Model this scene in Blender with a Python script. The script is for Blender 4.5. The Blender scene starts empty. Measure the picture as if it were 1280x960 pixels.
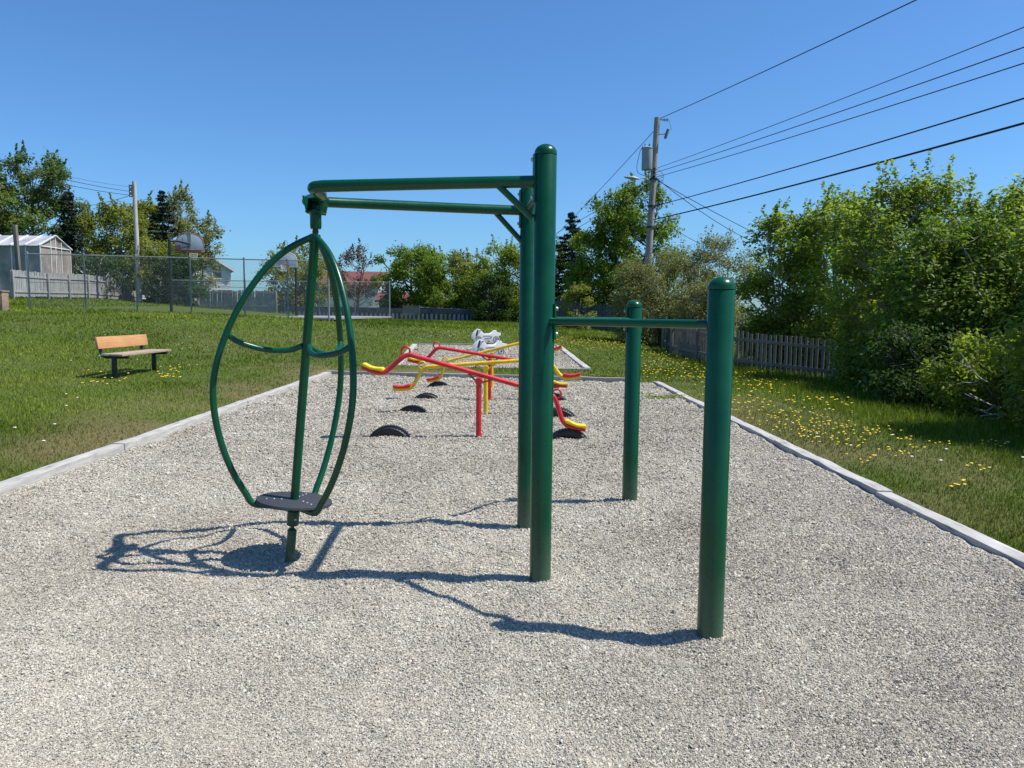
import bpy, bmesh, math, random
import numpy as np
from mathutils import Vector, Matrix

random.seed(7)
RNG = np.random.default_rng(11)
SC = bpy.context.scene
COL = SC.collection
R = math.radians

# ------------------------------------------------------------------ camera
F = 960.0
EYE = 1.55
TH = math.atan(88 / 960)
RO = 0.0096
_f = Vector((0, math.cos(TH), -math.sin(TH)))
_u0 = Vector((0, math.sin(TH), math.cos(TH)))
_r0 = Vector((1, 0, 0))
_r = _r0 * math.cos(RO) + _u0 * math.sin(RO)
_u = _u0 * math.cos(RO) - _r0 * math.sin(RO)
cam_d = bpy.data.cameras.new('camera')
cam = bpy.data.objects.new('camera', cam_d)
COL.objects.link(cam)
cam.matrix_world = Matrix(((_r.x, _u.x, -_f.x, 0), (_r.y, _u.y, -_f.y, 0), (_r.z, _u.z, -_f.z, EYE), (0, 0, 0, 1)))
cam_d.sensor_width = 36
cam_d.lens = 36 * F / 1280
cam_d.clip_end = 3000
cam_d.clip_start = 0.05
SC.camera = cam


def ray(px, py):
    return _f + _r * ((px - 640) / F) + _u * ((480 - py) / F)


def G(px, py, z=0.0):
    """where the sight line of a photo pixel meets the height z"""
    d = ray(px, py)
    t = (z - EYE) / d.z
    return Vector((d.x * t, d.y * t, z))


def P(px, py, y):
    """where the sight line of a photo pixel reaches the distance y"""
    d = ray(px, py)
    t = y / d.y
    return Vector((d.x * t, y, EYE + d.z * t))


# ------------------------------------------------------------------ terrain
TX = np.array([-60, -30, -20, -12, -8, -5, 0, 3.5, 6, 9, 14, 60], float)
TY = np.array([-30, 4, 10, 15, 19, 22, 27, 33, 42, 50, 60, 80, 400], float)
TZ = np.array([
    [.1, .1, .1, .1, .08, .04, 0, .02, 0, -.15, -.2, -.2],
    [.1, .1, .1, .1, .08, .04, 0, .02, 0, -.15, -.2, -.2],
    [.3, .25, .2, .15, .10, .04, 0, .02, 0, -.2, -.3, -.3],
    [.6, .5, .4, .25, .17, .06, 0, .02, 0, -.25, -.3, -.3],
    [1., .8, .7, .45, .30, .12, 0, .02, 0, -.3, -.35, -.3],
    [1.2, 1., .9, .6, .42, .25, .10, .06, .02, -.3, -.3, -.3],
    [1.5, 1.35, 1.3, .95, .75, .6, .42, .25, .05, -.2, -.3, -.3],
    [1.8, 1.6, 1.5, 1.36, 1.1, .9, .7, .45, .2, 0, -.1, -.1],
    [2.2, 2.2, 1.6, 1.28, 1.12, 1.0, .85, .6, .3, .15, .1, .1],
    [2.4, 2.3, 1.7, 1.15, 1.0, .95, .90, .75, .6, .5, .4, .4],
    [2.5, 2.4, 1.3, .95, .92, .90, .90, .85, .8, .7, .5, .5],
    [2.6, 2.5, 2.2, 1.6, 1.5, 1.5, 1.4, 1.3, 1.2, 1., 1., 1.],
    [2., 2., 2., 1.8, 1.7, 1.6, 1.5, 1.5, 1.4, 1.3, 1.2, 1.2]])


def _bil(x, y):
    x = np.clip(x, TX[0], TX[-1] - 1e-6); y = np.clip(y, TY[0], TY[-1] - 1e-6)
    i = np.clip(np.searchsorted(TX, x, 'right') - 1, 0, len(TX) - 2)
    j = np.clip(np.searchsorted(TY, y, 'right') - 1, 0, len(TY) - 2)
    u = (x - TX[i]) / (TX[i + 1] - TX[i]); v = (y - TY[j]) / (TY[j + 1] - TY[j])
    return (TZ[j, i] * (1 - u) + TZ[j, i + 1] * u) * (1 - v) + (TZ[j + 1, i] * (1 - u) + TZ[j + 1, i + 1] * u) * v


def base_h(x, y):
    x = np.asarray(x, float); y = np.asarray(y, float)
    z = 0
    for dx in (-.9, 0, .9):
        for dy in (-1.2, 0, 1.2):
            z = z + _bil(x + dx, y + dy)
    return z / 9


_lat = RNG.random((256, 256))


def noise(x, y, s):
    x = np.asarray(x, float) / s + 1000; y = np.asarray(y, float) / s + 1000
    i = np.floor(x).astype(int); j = np.floor(y).astype(int)
    u = x - i; v = y - j
    u = u * u * (3 - 2 * u); v = v * v * (3 - 2 * v)
    a = _lat[i % 256, j % 256]; b = _lat[(i + 1) % 256, j % 256]
    c = _lat[i % 256, (j + 1) % 256]; d = _lat[(i + 1) % 256, (j + 1) % 256]
    return (a * (1 - u) + b * u) * (1 - v) + (c * (1 - u) + d * u) * v


def g2(px, py, z=0.0):
    v = G(px, py, z)
    return np.array([v.x, v.y])


_lA, _lB = g2(0, 621), g2(415, 468)
_rA, _rB = g2(1280, 713), g2(815, 478.5)


def _line_at(a, b, y):
    t = (y - a[1]) / (b[1] - a[1])
    return np.array([a[0] + (b[0] - a[0]) * t, y])


PIT = [_line_at(_lA, _lB, -9), _line_at(_rA, _rB, -9), _rB, _lB]      # counter clockwise
PATCH = [np.array(P(495, 460, 20.8)[:2]), np.array(P(736, 463, 20.4)[:2]), np.array(P(697, 437, 27)[:2]), np.array(P(519, 433.5, 27)[:2])]


def inside_dist(poly, x, y):
    d = np.full(np.shape(x), 1e9)
    for k in range(len(poly)):
        a, b = poly[k], poly[(k + 1) % len(poly)]
        e = (b - a) / np.linalg.norm(b - a)
        d = np.minimum(d, -(x - a[0]) * e[1] + (y - a[1]) * e[0])
    return d


def lawn_h(x, y):
    z = base_h(x, y) + (noise(x, y, 1.7) - .5) * .05 + (noise(x, y, .6) - .5) * .02 + .03
    for poly in (PIT, PATCH):
        d = inside_dist(poly, x, y)
        z = z - np.clip((d + .17) / .10, 0, 1) * .18
    d = -inside_dist(PIT, x, y)
    return z - .055 * np.clip(1 - d / .9, 0, 1)


def lh(x, y):
    return float(lawn_h(np.array([x]), np.array([y]))[0])


def gravel_h(x, y):
    z = (noise(x, y, .6) - .5) * .04 + (noise(x + 7, y, .24) - .5) * .029 + (noise(x, y + 3, .12) - .5) * .022 - .05 * np.clip(noise(x + 3, y - 5, .31) - .66, 0, 1)
    for px, py, w, a in ((675.5, 731, .14, .022), (657, 663, .14, .022), (890.5, 803, .14, .022), (788, 633, .14, .022), (361, 700, .42, -.022)):
        c = g2(px, py, 0)
        z = z + a * np.exp(-((x - c[0]) ** 2 + (y - c[1] - .04) ** 2) / (w * w))
    d = inside_dist(PIT, x, y)
    return z - .012 + .012 * np.clip(1 - d / .5, 0, 1)


# ------------------------------------------------------------------ mesh helpers
class MB:
    def __init__(self):
        self.v = []; self.f = []; self.m = []; self.mi = 0

    def add(self, vs, fs):
        o = len(self.v)
        self.v.extend(tuple(v) for v in vs)
        for f in fs:
            self.f.append(tuple(i + o for i in f)); self.m.append(self.mi)
        return self

    def box(self, c, s, mat=None):
        x, y, z = s[0] / 2, s[1] / 2, s[2] / 2
        vs = [Vector(p) for p in ((-x, -y, -z), (x, -y, -z), (x, y, -z), (-x, y, -z), (-x, -y, z), (x, -y, z), (x, y, z), (-x, y, z))]
        if mat is not None: vs = [mat @ v for v in vs]
        c = Vector(c)
        return self.add([v + c for v in vs], [(0, 3, 2, 1), (4, 5, 6, 7), (0, 1, 5, 4), (1, 2, 6, 5), (2, 3, 7, 6), (3, 0, 4, 7)])

    def bar(self, a, b, w, h, up=(0, 0, 1)):
        """rectangular bar from a to b, w across, h along up"""
        a = Vector(a); b = Vector(b); t = (b - a).normalized(); s = t.cross(Vector(up)).normalized(); n = s.cross(t)
        vs = []
        for p in (a, b):
            for i, j in ((-1, -1), (1, -1), (1, 1), (-1, 1)):
                vs.append(p + s * (i * w / 2) + n * (j * h / 2))
        return self.add(vs, [(3, 2, 1, 0), (4, 5, 6, 7), (0, 1, 5, 4), (1, 2, 6, 5), (2, 3, 7, 6), (3, 0, 4, 7)])

    def tube(self, pts, r, n=10, cap=True):
        pts = [Vector(p) for p in pts]
        k = len(pts)
        rs = r if isinstance(r, (list, tuple)) else [r] * k
        T = []
        for i in range(k):
            t = pts[min(i + 1, k - 1)] - pts[max(i - 1, 0)]
            T.append(t.normalized() if t.length > 1e-9 else Vector((0, 0, 1)))
        a = Vector((0, 0, 1)) if abs(T[0].z) < .9 else Vector((1, 0, 0))
        nrm = T[0].cross(a).normalized()
        vs = []
        for i in range(k):
            if i:
                nrm = (nrm - T[i] * nrm.dot(T[i]))
                nrm = nrm.normalized() if nrm.length > 1e-6 else T[i].orthogonal().normalized()
            bn = T[i].cross(nrm)
            for j in range(n):
                w = 2 * math.pi * j / n
                vs.append(pts[i] + (nrm * math.cos(w) + bn * math.sin(w)) * rs[i])
        fs = []
        for i in range(k - 1):
            for j in range(n):
                fs.append((i * n + j, i * n + (j + 1) % n, (i + 1) * n + (j + 1) % n, (i + 1) * n + j))
        if cap:
            fs.append(tuple(range(n - 1, -1, -1))); fs.append(tuple(range((k - 1) * n, k * n)))
        return self.add(vs, fs)

    def lathe(self, prof, o=(0, 0, 0), n=24, mat=None):
        """profile of (radius, z); closed where radius is 0"""
        o = Vector(o); vs = []; rows = []
        for r, z in prof:
            if r < 1e-6:
                rows.append([len(vs)]); vs.append(Vector((0, 0, z)))
            else:
                rows.append(list(range(len(vs), len(vs) + n)))
                vs.extend(Vector((r * math.cos(2 * math.pi * j / n), r * math.sin(2 * math.pi * j / n), z)) for j in range(n))
        fs = []
        for a, b in zip(rows, rows[1:]):
            for j in range(n):
                k = (j + 1) % n
                if len(a) == 1 and len(b) == 1: break
                if len(a) == 1: fs.append((a[0], b[k], b[j]))
                elif len(b) == 1: fs.append((a[j], a[k], b[0]))
                else: fs.append((a[j], a[k], b[k], b[j]))
        if mat is not None: vs = [mat @ v for v in vs]
        return self.add([v + o for v in vs], fs)

    def prism(self, poly, y0, y1, mat=None, o=(0, 0, 0)):
        """polygon in x,z extruded along y"""
        n = len(poly); o = Vector(o)
        vs = [Vector((x, y0, z)) for x, z in poly] + [Vector((x, y1, z)) for x, z in poly]
        if mat is not None: vs = [mat @ v for v in vs]
        fs = [tuple(range(n)), tuple(range(2 * n - 1, n - 1, -1))]
        fs += [((i + 1) % n, i, i + n, (i + 1) % n + n) for i in range(n)]
        return self.add([v + o for v in vs], fs)

    def build(self, name, mats, parent=None, bevel=0.0, sharp=35, world=False):
        me = bpy.data.meshes.new(name)
        vs = self.v
        if world and parent is not None:
            off = parent_loc(parent)
            vs = [(x - off.x, y - off.y, z - off.z) for x, y, z in vs]
        me.from_pydata(vs, [], self.f)
        if not isinstance(mats, (list, tuple)): mats = [mats]
        for m in mats: me.materials.append(m)
        me.polygons.foreach_set('material_index', self.m)
        bm = bmesh.new(); bm.from_mesh(me)
        bmesh.ops.recalc_face_normals(bm, faces=bm.faces)
        if bevel > 0:
            ed = [e for e in bm.edges if len(e.link_faces) == 2 and e.calc_face_angle() > R(40)]
            bmesh.ops.bevel(bm, geom=ed, offset=bevel, segments=2, affect='EDGES', profile=.6)
        bm.to_mesh(me); bm.free()
        me.polygons.foreach_set('use_smooth', [True] * len(me.polygons))
        me.set_sharp_from_angle(angle=R(sharp))
        ob = bpy.data.objects.new(name, me)
        COL.objects.link(ob)
        if parent is not None: ob.parent = parent
        return ob


def parent_loc(o):
    v = Vector((0, 0, 0))
    while o is not None:
        v += Vector(o.location); o = o.parent
    return v


def tag(o, label=None, cat=None, group=None, kind=None):
    if label: o['label'] = label
    if cat: o['category'] = cat
    if group: o['group'] = group
    if kind: o['kind'] = kind
    return o


def thing(name, label, cat, loc=(0, 0, 0), group=None):
    o = bpy.data.objects.new(name, None)
    COL.objects.link(o); o.location = loc; o.empty_display_size = .2
    return tag(o, label, cat, group)


def children(o):
    return [c for c in bpy.data.objects if c.parent == o]


def copy_tree(o, parent=None):
    c = o.copy(); COL.objects.link(c)
    if parent is not None: c.parent = parent
    for ch in children(o): copy_tree(ch, c)
    return c


def spline(pts, n=8):
    """Catmull-Rom through points"""
    p = [Vector(q) for q in pts]; p = [p[0] * 2 - p[1]] + p + [p[-1] * 2 - p[-2]]
    out = []
    for i in range(1, len(p) - 2):
        for k in range(n):
            t = k / n
            out.append(.5 * ((2 * p[i]) + (p[i + 1] - p[i - 1]) * t + (2 * p[i - 1] - 5 * p[i] + 4 * p[i + 1] - p[i + 2]) * t * t + (3 * p[i] - p[i - 1] - 3 * p[i + 1] + p[i + 2]) * t ** 3))
    out.append(p[-2])
    return out


def fast_mesh(name, verts, tris, mats, attrs=None, parent=None, smooth=False):
    me = bpy.data.meshes.new(name)
    verts = np.ascontiguousarray(verts, np.float32); tris = np.ascontiguousarray(tris, np.int32)
    k = tris.shape[1]
    me.vertices.add(len(verts)); me.vertices.foreach_set('co', verts.ravel())
    me.loops.add(tris.size); me.loops.foreach_set('vertex_index', tris.ravel())
    me.polygons.add(len(tris)); me.polygons.foreach_set('loop_start', np.arange(0, tris.size, k, dtype=np.int32))
    for m in (mats if isinstance(mats, (list, tuple)) else [mats]): me.materials.append(m)
    for an, arr in (attrs or {}).items():
        a = me.attributes.new(an, 'FLOAT', 'POINT'); a.data.foreach_set('value', np.ascontiguousarray(arr, np.float32))
    me.update(calc_edges=True)
    me.polygons.foreach_set('use_smooth', [smooth] * len(tris))
    ob = bpy.data.objects.new(name, me); COL.objects.link(ob)
    if parent is not None: ob.parent = parent
    return ob


# ------------------------------------------------------------------ materials
def new_mat(name):
    m = bpy.data.materials.new(name); m.use_nodes = True
    nt = m.node_tree; nt.nodes.clear()
    out = nt.nodes.new('ShaderNodeOutputMaterial')
    return m, nt, out


def N(nt, typ, **kw):
    n = nt.nodes.new(typ)
    for k, v in kw.items():
        if k in n.inputs.keys() if isinstance(k, str) else False: n.inputs[k].default_value = v
        else: setattr(n, k, v)
    return n


def ramp(nt, fac, stops):
    r = nt.nodes.new('ShaderNodeValToRGB'); cr = r.color_ramp
    while len(cr.elements) < len(stops): cr.elements.new(.5)
    for e, (p, c) in zip(cr.elements, stops):
        e.position = p; e.color = (*c, 1)
    nt.links.new(fac, r.inputs[0])
    return r.outputs[0]


def tex_noise(nt, vec, scale, detail=3, rough=.55):
    n = nt.nodes.new('ShaderNodeTexNoise')
    n.inputs['Scale'].default_value = scale; n.inputs['Detail'].default_value = detail; n.inputs['Roughness'].default_value = rough
    if vec is not None: nt.links.new(vec, n.inputs['Vector'])
    return n


def mapping(nt, vec, scale):
    m = nt.nodes.new('ShaderNodeMapping'); m.inputs['Scale'].default_value = scale
    nt.links.new(vec, m.inputs['Vector'])
    return m.outputs[0]


def coords(nt):
    return nt.nodes.new('ShaderNodeTexCoord').outputs['Object']


def bump(nt, h, strength, dist):
    b = nt.nodes.new('ShaderNodeBump'); b.inputs['Strength'].default_value = strength; b.inputs['Distance'].default_value = dist
    nt.links.new(h, b.inputs['Height'])
    return b.outputs[0]


def plain(name, c, rough=.5, metal=0.0, var=.25, scale=6, coat=0.0, bump_s=0.0, bump_scale=60, spec=.5, stretch=(1, 1, 1), bump_d=.002):
    """surface with uneven colour and, where asked, an uneven skin"""
    m, nt, out = new_mat(name)
    b = nt.nodes.new('ShaderNodeBsdfPrincipled')
    v = mapping(nt, coords(nt), stretch)
    n = tex_noise(nt, v, scale, 5, .6)
    d = tuple(x * (1 - var) for x in c); e = tuple(min(1, x * (1 + var)) for x in c)
    nt.links.new(ramp(nt, n.outputs['Fac'], [(.3, d), (.7, e)]), b.inputs['Base Color'])
    b.inputs['Roughness'].default_value = rough; b.inputs['Metallic'].default_value = metal
    b.inputs['Coat Weight'].default_value = coat; b.inputs['Coat Roughness'].default_value = .12
    b.inputs['Specular IOR Level'].default_value = spec
    if bump_s > 0:
        n2 = tex_noise(nt, v, bump_scale, 3)
        nt.links.new(bump(nt, n2.outputs['Fac'], bump_s, bump_d), b.inputs['Normal'])
    nt.links.new(b.outputs[0], out.inputs[0])
    return m


def coat_mat():
    """powder coat with faded patches, fine scratches and a dusty foot"""
    m, nt, out = new_mat('green_powder_coat')
    b = nt.nodes.new('ShaderNodeBsdfPrincipled'); c = coords(nt)
    n = tex_noise(nt, c, 3.5, 6, .65); n2 = tex_noise(nt, mapping(nt, c, (40, 40, 6)), 1.5, 5, .7); n3 = tex_noise(nt, c, 55, 4, .7)
    col = ramp(nt, n.outputs['Fac'], [(.3, (.0006, .050, .019)), (.55, (.0008, .064, .025)), (.8, (.003, .082, .035))])
    sep = nt.nodes.new('ShaderNodeSeparateXYZ'); g = nt.nodes.new('ShaderNodeNewGeometry'); nt.links.new(g.outputs['Position'], sep.inputs[0])
    mr = nt.nodes.new('ShaderNodeMapRange'); mr.inputs['From Min'].default_value = 0; mr.inputs['From Max'].default_value = .35; mr.inputs['To Min'].default_value = .34; mr.inputs['To Max'].default_value = 0
    nt.links.new(sep.outputs['Z'], mr.inputs['Value'])
    mu = nt.nodes.new('ShaderNodeMath'); mu.operation = 'MULTIPLY'; nt.links.new(mr.outputs[0], mu.inputs[0]); nt.links.new(n3.outputs['Fac'], mu.inputs[1])
    mx = nt.nodes.new('ShaderNodeMixRGB'); nt.links.new(mu.outputs[0], mx.inputs[0]); nt.links.new(col, mx.inputs[1]); mx.inputs[2].default_value = (.32, .29, .24, 1)
    sc = ramp(nt, n2.outputs['Fac'], [(.70, (0, 0, 0)), (.78, (.5, .5, .5))])
    m2 = nt.nodes.new('ShaderNodeMixRGB'); nt.links.new(sc, m2.inputs[0]); nt.links.new(mx.outputs[0], m2.inputs[1]); m2.inputs[2].default_value = (.015, .11, .06, 1)
    nt.links.new(m2.outputs[0], b.inputs['Base Color'])
    nt.links.new(ramp(nt, n.outputs['Fac'], [(.3, (.22, .22, .22)), (.7, (.34, .34, .34))]), b.inputs['Roughness'])
    b.inputs['Specular IOR Level'].default_value = .36
    nt.links.new(bump(nt, n3.outputs['Fac'], .08, .002), b.inputs['Normal'])
    nt.links.new(b.outputs[0], out.inputs[0])
    return m


def wood(name, dark, light, grain=(2, 40, 40), rough=.8):
    m, nt, out = new_mat(name)
    b = nt.nodes.new('ShaderNodeBsdfPrincipled')
    c = coords(nt)
    n = tex_noise(nt, mapping(nt, c, grain), 1.0, 6, .65)
    n2 = tex_noise(nt, c, 2.2, 3)
    mx = nt.nodes.new('ShaderNodeMath'); mx.operation = 'MULTIPLY_ADD'
    nt.links.new(n2.outputs['Fac'], mx.inputs[0]); mx.inputs[1].default_value = .5; nt.links.new(n.outputs['Fac'], mx.inputs[2])
    nt.links.new(ramp(nt, mx.outputs[0], [(.5, dark), (.62, tuple((a + q) / 2 for a, q in zip(dark, light))), (.95, light)]), b.inputs['Base Color'])
    b.inputs['Roughness'].default_value = rough; b.inputs['Specular IOR Level'].default_value = .25
    nt.links.new(bump(nt, n.outputs['Fac'], .6, .006), b.inputs['Normal'])
    nt.links.new(b.outputs[0], out.inputs[0])
    return m


def leaf_mat(name, dark, light, trans=.35, rough=.5, attr='tint'):
    m, nt, out = new_mat(name)
    a = nt.nodes.new('ShaderNodeAttribute'); a.attribute_name = attr
    col = ramp(nt, a.outputs['Fac'], [(0, dark), (1, light)])
    b = nt.nodes.new('ShaderNodeBsdfPrincipled'); b.inputs['Roughness'].default_value = rough
    b.inputs['Specular IOR Level'].default_value = .16
    nt.links.new(col, b.inputs['Base Color'])
    t = nt.nodes.new('ShaderNodeBsdfTranslucent')
    mu = nt.nodes.new('ShaderNodeMixRGB'); mu.blend_type = 'MULTIPLY'; mu.inputs[0].default_value = 1
    nt.links.new(col, mu.inputs[1]); mu.inputs[2].default_value = (1.5, 1.6, .7, 1)
    nt.links.new(mu.outputs[0], t.inputs[0])
    mx = nt.nodes.new('ShaderNodeMixShader'); mx.inputs[0].default_value = trans
    nt.links.new(b.outputs[0], mx.inputs[1]); nt.links.new(t.outputs[0], mx.inputs[2])
    nt.links.new(mx.outputs[0], out.inputs[0])
    return m


def gravel_mat():
    m, nt, out = new_mat('gravel')
    b = nt.nodes.new('ShaderNodeBsdfPrincipled'); b.inputs['Roughness'].default_value = .9; b.inputs['Specular IOR Level'].default_value = .2
    c = coords(nt)
    v = nt.nodes.new('ShaderNodeTexVoronoi'); v.inputs['Scale'].default_value = 62
    nt.links.new(c, v.inputs['Vector'])
    sep = nt.nodes.new('ShaderNodeSeparateColor'); nt.links.new(v.outputs['Color'], sep.inputs[0])
    stone = ramp(nt, sep.outputs[0], STONES)
    big = tex_noise(nt, c, .9, 4)
    tone = ramp(nt, big.outputs['Fac'], [(.3, (.86, .84, .82)), (.7, (1, 1, 1))])
    mu = nt.nodes.new('ShaderNodeMixRGB'); mu.blend_type = 'MULTIPLY'; mu.inputs[0].default_value = 1
    nt.links.new(stone, mu.inputs[1]); nt.links.new(tone, mu.inputs[2])
    nt.links.new(mu.outputs[0], b.inputs['Base Color'])
    h = nt.nodes.new('ShaderNodeMath'); h.operation = 'SUBTRACT'; h.inputs[0].default_value = 1
    nt.links.new(v.outputs['Distance'], h.inputs[1])
    h2 = nt.nodes.new('ShaderNodeMath'); h2.operation = 'MULTIPLY_ADD'; h2.inputs[1].default_value = .5
    nt.links.new(sep.outputs[1], h2.inputs[0]); nt.links.new(h.outputs[0], h2.inputs[2])
    nt.links.new(bump(nt, h2.outputs[0], 1.0, .016), b.inputs['Normal'])
    nt.links.new(b.outputs[0], out.inputs[0])
    return m


STONES = [(0, (.25, .222, .175)), (.2, (.36, .325, .26)), (.5, (.475, .432, .35)), (.8, (.56, .515, .42)), (1, (.70, .65, .54))]


def stone_mat():
    m, nt, out = new_mat('crushed_stone')
    b = nt.nodes.new('ShaderNodeBsdfPrincipled'); b.inputs['Roughness'].default_value = .85; b.inputs['Specular IOR Level'].default_value = .25
    a = nt.nodes.new('ShaderNodeAttribute'); a.attribute_name = 'tint'
    n = tex_noise(nt, coords(nt), 160, 3)
    mu = nt.nodes.new('ShaderNodeMixRGB'); mu.blend_type = 'MULTIPLY'; mu.inputs[0].default_value = 1
    nt.links.new(ramp(nt, a.outputs['Fac'], STONES), mu.inputs[1]); nt.links.new(ramp(nt, n.outputs['Fac'], [(.3, (.8, .8, .8)), (.7, (1, 1, 1))]), mu.inputs[2])
    nt.links.new(mu.outputs[0], b.inputs['Base Color']); nt.links.new(b.outputs[0], out.inputs[0])
    return m


def lawn_mat():
    m, nt, out = new_mat('lawn')
    b = nt.nodes.new('ShaderNodeBsdfPrincipled'); b.inputs['Roughness'].default_value = .9; b.inputs['Specular IOR Level'].default_value = .1
    c = coords(nt)
    a = nt.nodes.new('ShaderNodeAttribute'); a.attribute_name = 'dry'
    n = tex_noise(nt, c, 25, 4, .7)
    g = ramp(nt, n.outputs['Fac'], [(.3, (.05, .07, .015)), (.7, (.10, .14, .03))])
    d = ramp(nt, n.outputs['Fac'], [(.3, (.10, .08, .035)), (.7, (.21, .17, .08))])
    mx = nt.nodes.new('ShaderNodeMixRGB'); nt.links.new(a.outputs['Fac'], mx.inputs[0]); nt.links.new(g, mx.inputs[1]); nt.links.new(d, mx.inputs[2])
    nt.links.new(mx.outputs[0], b.inputs['Base Color'])
    nt.links.new(bump(nt, n.outputs['Fac'], .8, .03), b.inputs['Normal'])
    nt.links.new(b.outputs[0], out.inputs[0])
    return m


def blade_mat():
    m, nt, out = new_mat('grass_blade')
    a = nt.nodes.new('ShaderNodeAttribute'); a.attribute_name = 'tint'
    d = nt.nodes.new('ShaderNodeAttribute'); d.attribute_name = 'dry'
    g = ramp(nt, a.outputs['Fac'], [(0, (.052, .100, .007)), (.5, (.145, .208, .016)), (1, (.31, .36, .044))])
    y = ramp(nt, a.outputs['Fac'], [(0, (.12, .115, .03)), (1, (.37, .325, .12))])
    mx = nt.nodes.new('ShaderNodeMixRGB'); nt.links.new(d.outputs['Fac'], mx.inputs[0]); nt.links.new(g, mx.inputs[1]); nt.links.new(y, mx.inputs[2])
    b = nt.nodes.new('ShaderNodeBsdfPrincipled'); b.inputs['Roughness'].default_value = .7; b.inputs['Specular IOR Level'].default_value = .1
    nt.links.new(mx.outputs[0], b.inputs['Base Color'])
    t = nt.nodes.new('ShaderNodeBsdfTranslucent'); nt.links.new(mx.outputs[0], t.inputs[0])
    ms = nt.nodes.new('ShaderNodeMixShader'); ms.inputs[0].default_value = .35
    nt.links.new(b.outputs[0], ms.inputs[1]); nt.links.new(t.outputs[0], ms.inputs[2]); nt.links.new(ms.outputs[0], out.inputs[0])
    return m


M = {}
M['green'] = coat_mat()
M['steel'] = plain('galvanised_steel', (.42, .43, .44), .45, .8, .15, 20)
M['galv'] = plain('dull_galvanised', (.25, .265, .27), .6, .3, .2, 8)
M['rusty'] = plain('rusty_bearing', (.06, .035, .025), .7, .3, .5, 40)
M['deck'] = plain('grey_rubber_deck', (.030, .034, .042), .8, 0, .2, 30, bump_s=.4, bump_scale=180)
M['red'] = plain('red_paint', (.56, .012, .018), .42, 0, .28, 9, coat=.15, bump_s=.1)
M['yellow'] = plain('yellow_paint', (.72, .47, .012), .42, 0, .22, 9, coat=.15, bump_s=.1)
M['red_pad'] = plain('red_plastic', (.60, .014, .016), .45, 0, .1, 12)
M['yellow_pad'] = plain('yellow_plastic', (.80, .58, .01), .45, 0, .08, 12)
M['tyre'] = plain('tyre_rubber', (.014, .014, .016), .55, 0, .4, 14, bump_s=.3, bump_scale=90)
M['timber'] = wood('weathered_timber', (.13, .12, .105), (.53, .51, .47), (30, 3, 30))
M['timber_x'] = wood('weathered_cross_timber', (.10, .09, .08), (.36, .34, .31), (3, 30, 30))
M['fence_grey'] = wood('silvery_fence_wood', (.075, .068, .058), (.225, .20, .17), (14, 14, 2))
M['fence_dark'] = wood('dark_fence_wood', (.035, .038, .045), (.12, .125, .135), (10, 10, 2))
M['fence_pale'] = wood('pale_fence_wood', (.14, .14, .135), (.40, .39, .37), (14, 14, 2))
M['bench_wood'] = wood('oiled_bench_wood', (.36, .17, .07), (.62, .33, .145), (40, 2, 40), .55)
M['bench_seat'] = wood('weathered_seat_wood', (.16, .11, .075), (.46, .36, .27), (40, 2, 40), .6)
M['bench_metal'] = plain('black_bench_metal', (.02, .02, .022), .4, 0, .2, 10)
M['black'] = plain('black_pole_paint', (.012, .012, .013), .5, 0, .3, 5)
M['pole_wood'] = wood('utility_pole_wood', (.13, .115, .095), (.36, .33, .285), (16, 16, 1.2))
M['pale_pole'] = wood('bleached_pole_wood', (.24, .22, .19), (.55, .52, .47), (16, 16, 1.2))
M['transformer'] = plain('transformer_grey', (.26, .31, .33), .5, 0, .12, 3)
M['cable'] = plain('cable_black', (.012, .012, .014), .6, 0, .2, 3)
M['porcelain'] = plain('insulator', (.20, .20, .21), .3, 0, .5, 30)
M['lamp'] = plain('lamp_casing', (.30, .31, .30), .5, .2, .15, 5)
M['white_plastic'] = plain('white_plastic', (.82, .81, .77), .5, 0, .04, 8)
M['navy'] = plain('navy_trim', (.02, .025, .08), .5, 0, .2, 10)
M['outline'] = plain('brown_outline', (.10, .05, .05), .6, 0, .2, 10)
M['court'] = plain('court_asphalt', (.24, .235, .225), .9, 0, .2, 3, bump_s=.3)
M['board'] = plain('backboard_grey', (.52, .55, .57), .5, 0, .12, 4)
M['board_rust'] = plain('backboard_rust', (.30, .11, .045), .8, 0, .4, 7)
M['rim'] = plain('rim_orange', (.45, .07, .02), .5, 0, .25, 10)
M['net'] = plain('net_cord', (.62, .58, .50), .9, 0, .1, 10)
M['poly'] = plain('cloudy_greenhouse_sheet', (.31, .265, .22), .45, 0, .45, 1.1)
M['poly_roof'] = plain('greenhouse_roof_sheet', (.38, .38, .39), .4, 0, .25, 1.2)
M['gh_frame'] = plain('greenhouse_frame', (.72, .71, .69), .5, 0, .12, 3)
M['siding_white'] = plain('white_siding', (.80, .81, .82), .6, 0, .05, 1.5)
M['siding_cream'] = plain('cream_siding', (.80, .76, .63), .6, 0, .06, 1.5)
M['siding_grey'] = plain('grey_siding', (.45, .47, .48), .6, 0, .1, 1.5)
M['red_wall'] = plain('red_wall', (.24, .035, .03), .7, 0, .2, 2)
M['red_roof'] = plain('red_roof', (.16, .05, .042), .75, 0, .2, 2, stretch=(1, 1, 8))
M['grey_roof'] = plain('grey_roof', (.16, .16, .165), .8, 0, .25, 3)
M['trim'] = plain('white_trim', (.75, .76, .77), .5, 0, .05, 3)
M['glass'] = plain('window_glass', (.05, .06, .07), .08, 0, .2, 2, spec=.8)
M['bark'] = plain('bark', (.12, .095, .075), .9, 0, .4, 12, bump_s=.6, bump_scale=25, stretch=(1, 1, .25), bump_d=.02)
M['bark_grey'] = plain('grey_bark', (.24, .21, .18), .9, 0, .35, 12, bump_s=.5, bump_scale=25, stretch=(1, 1, .25), bump_d=.02)
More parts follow.
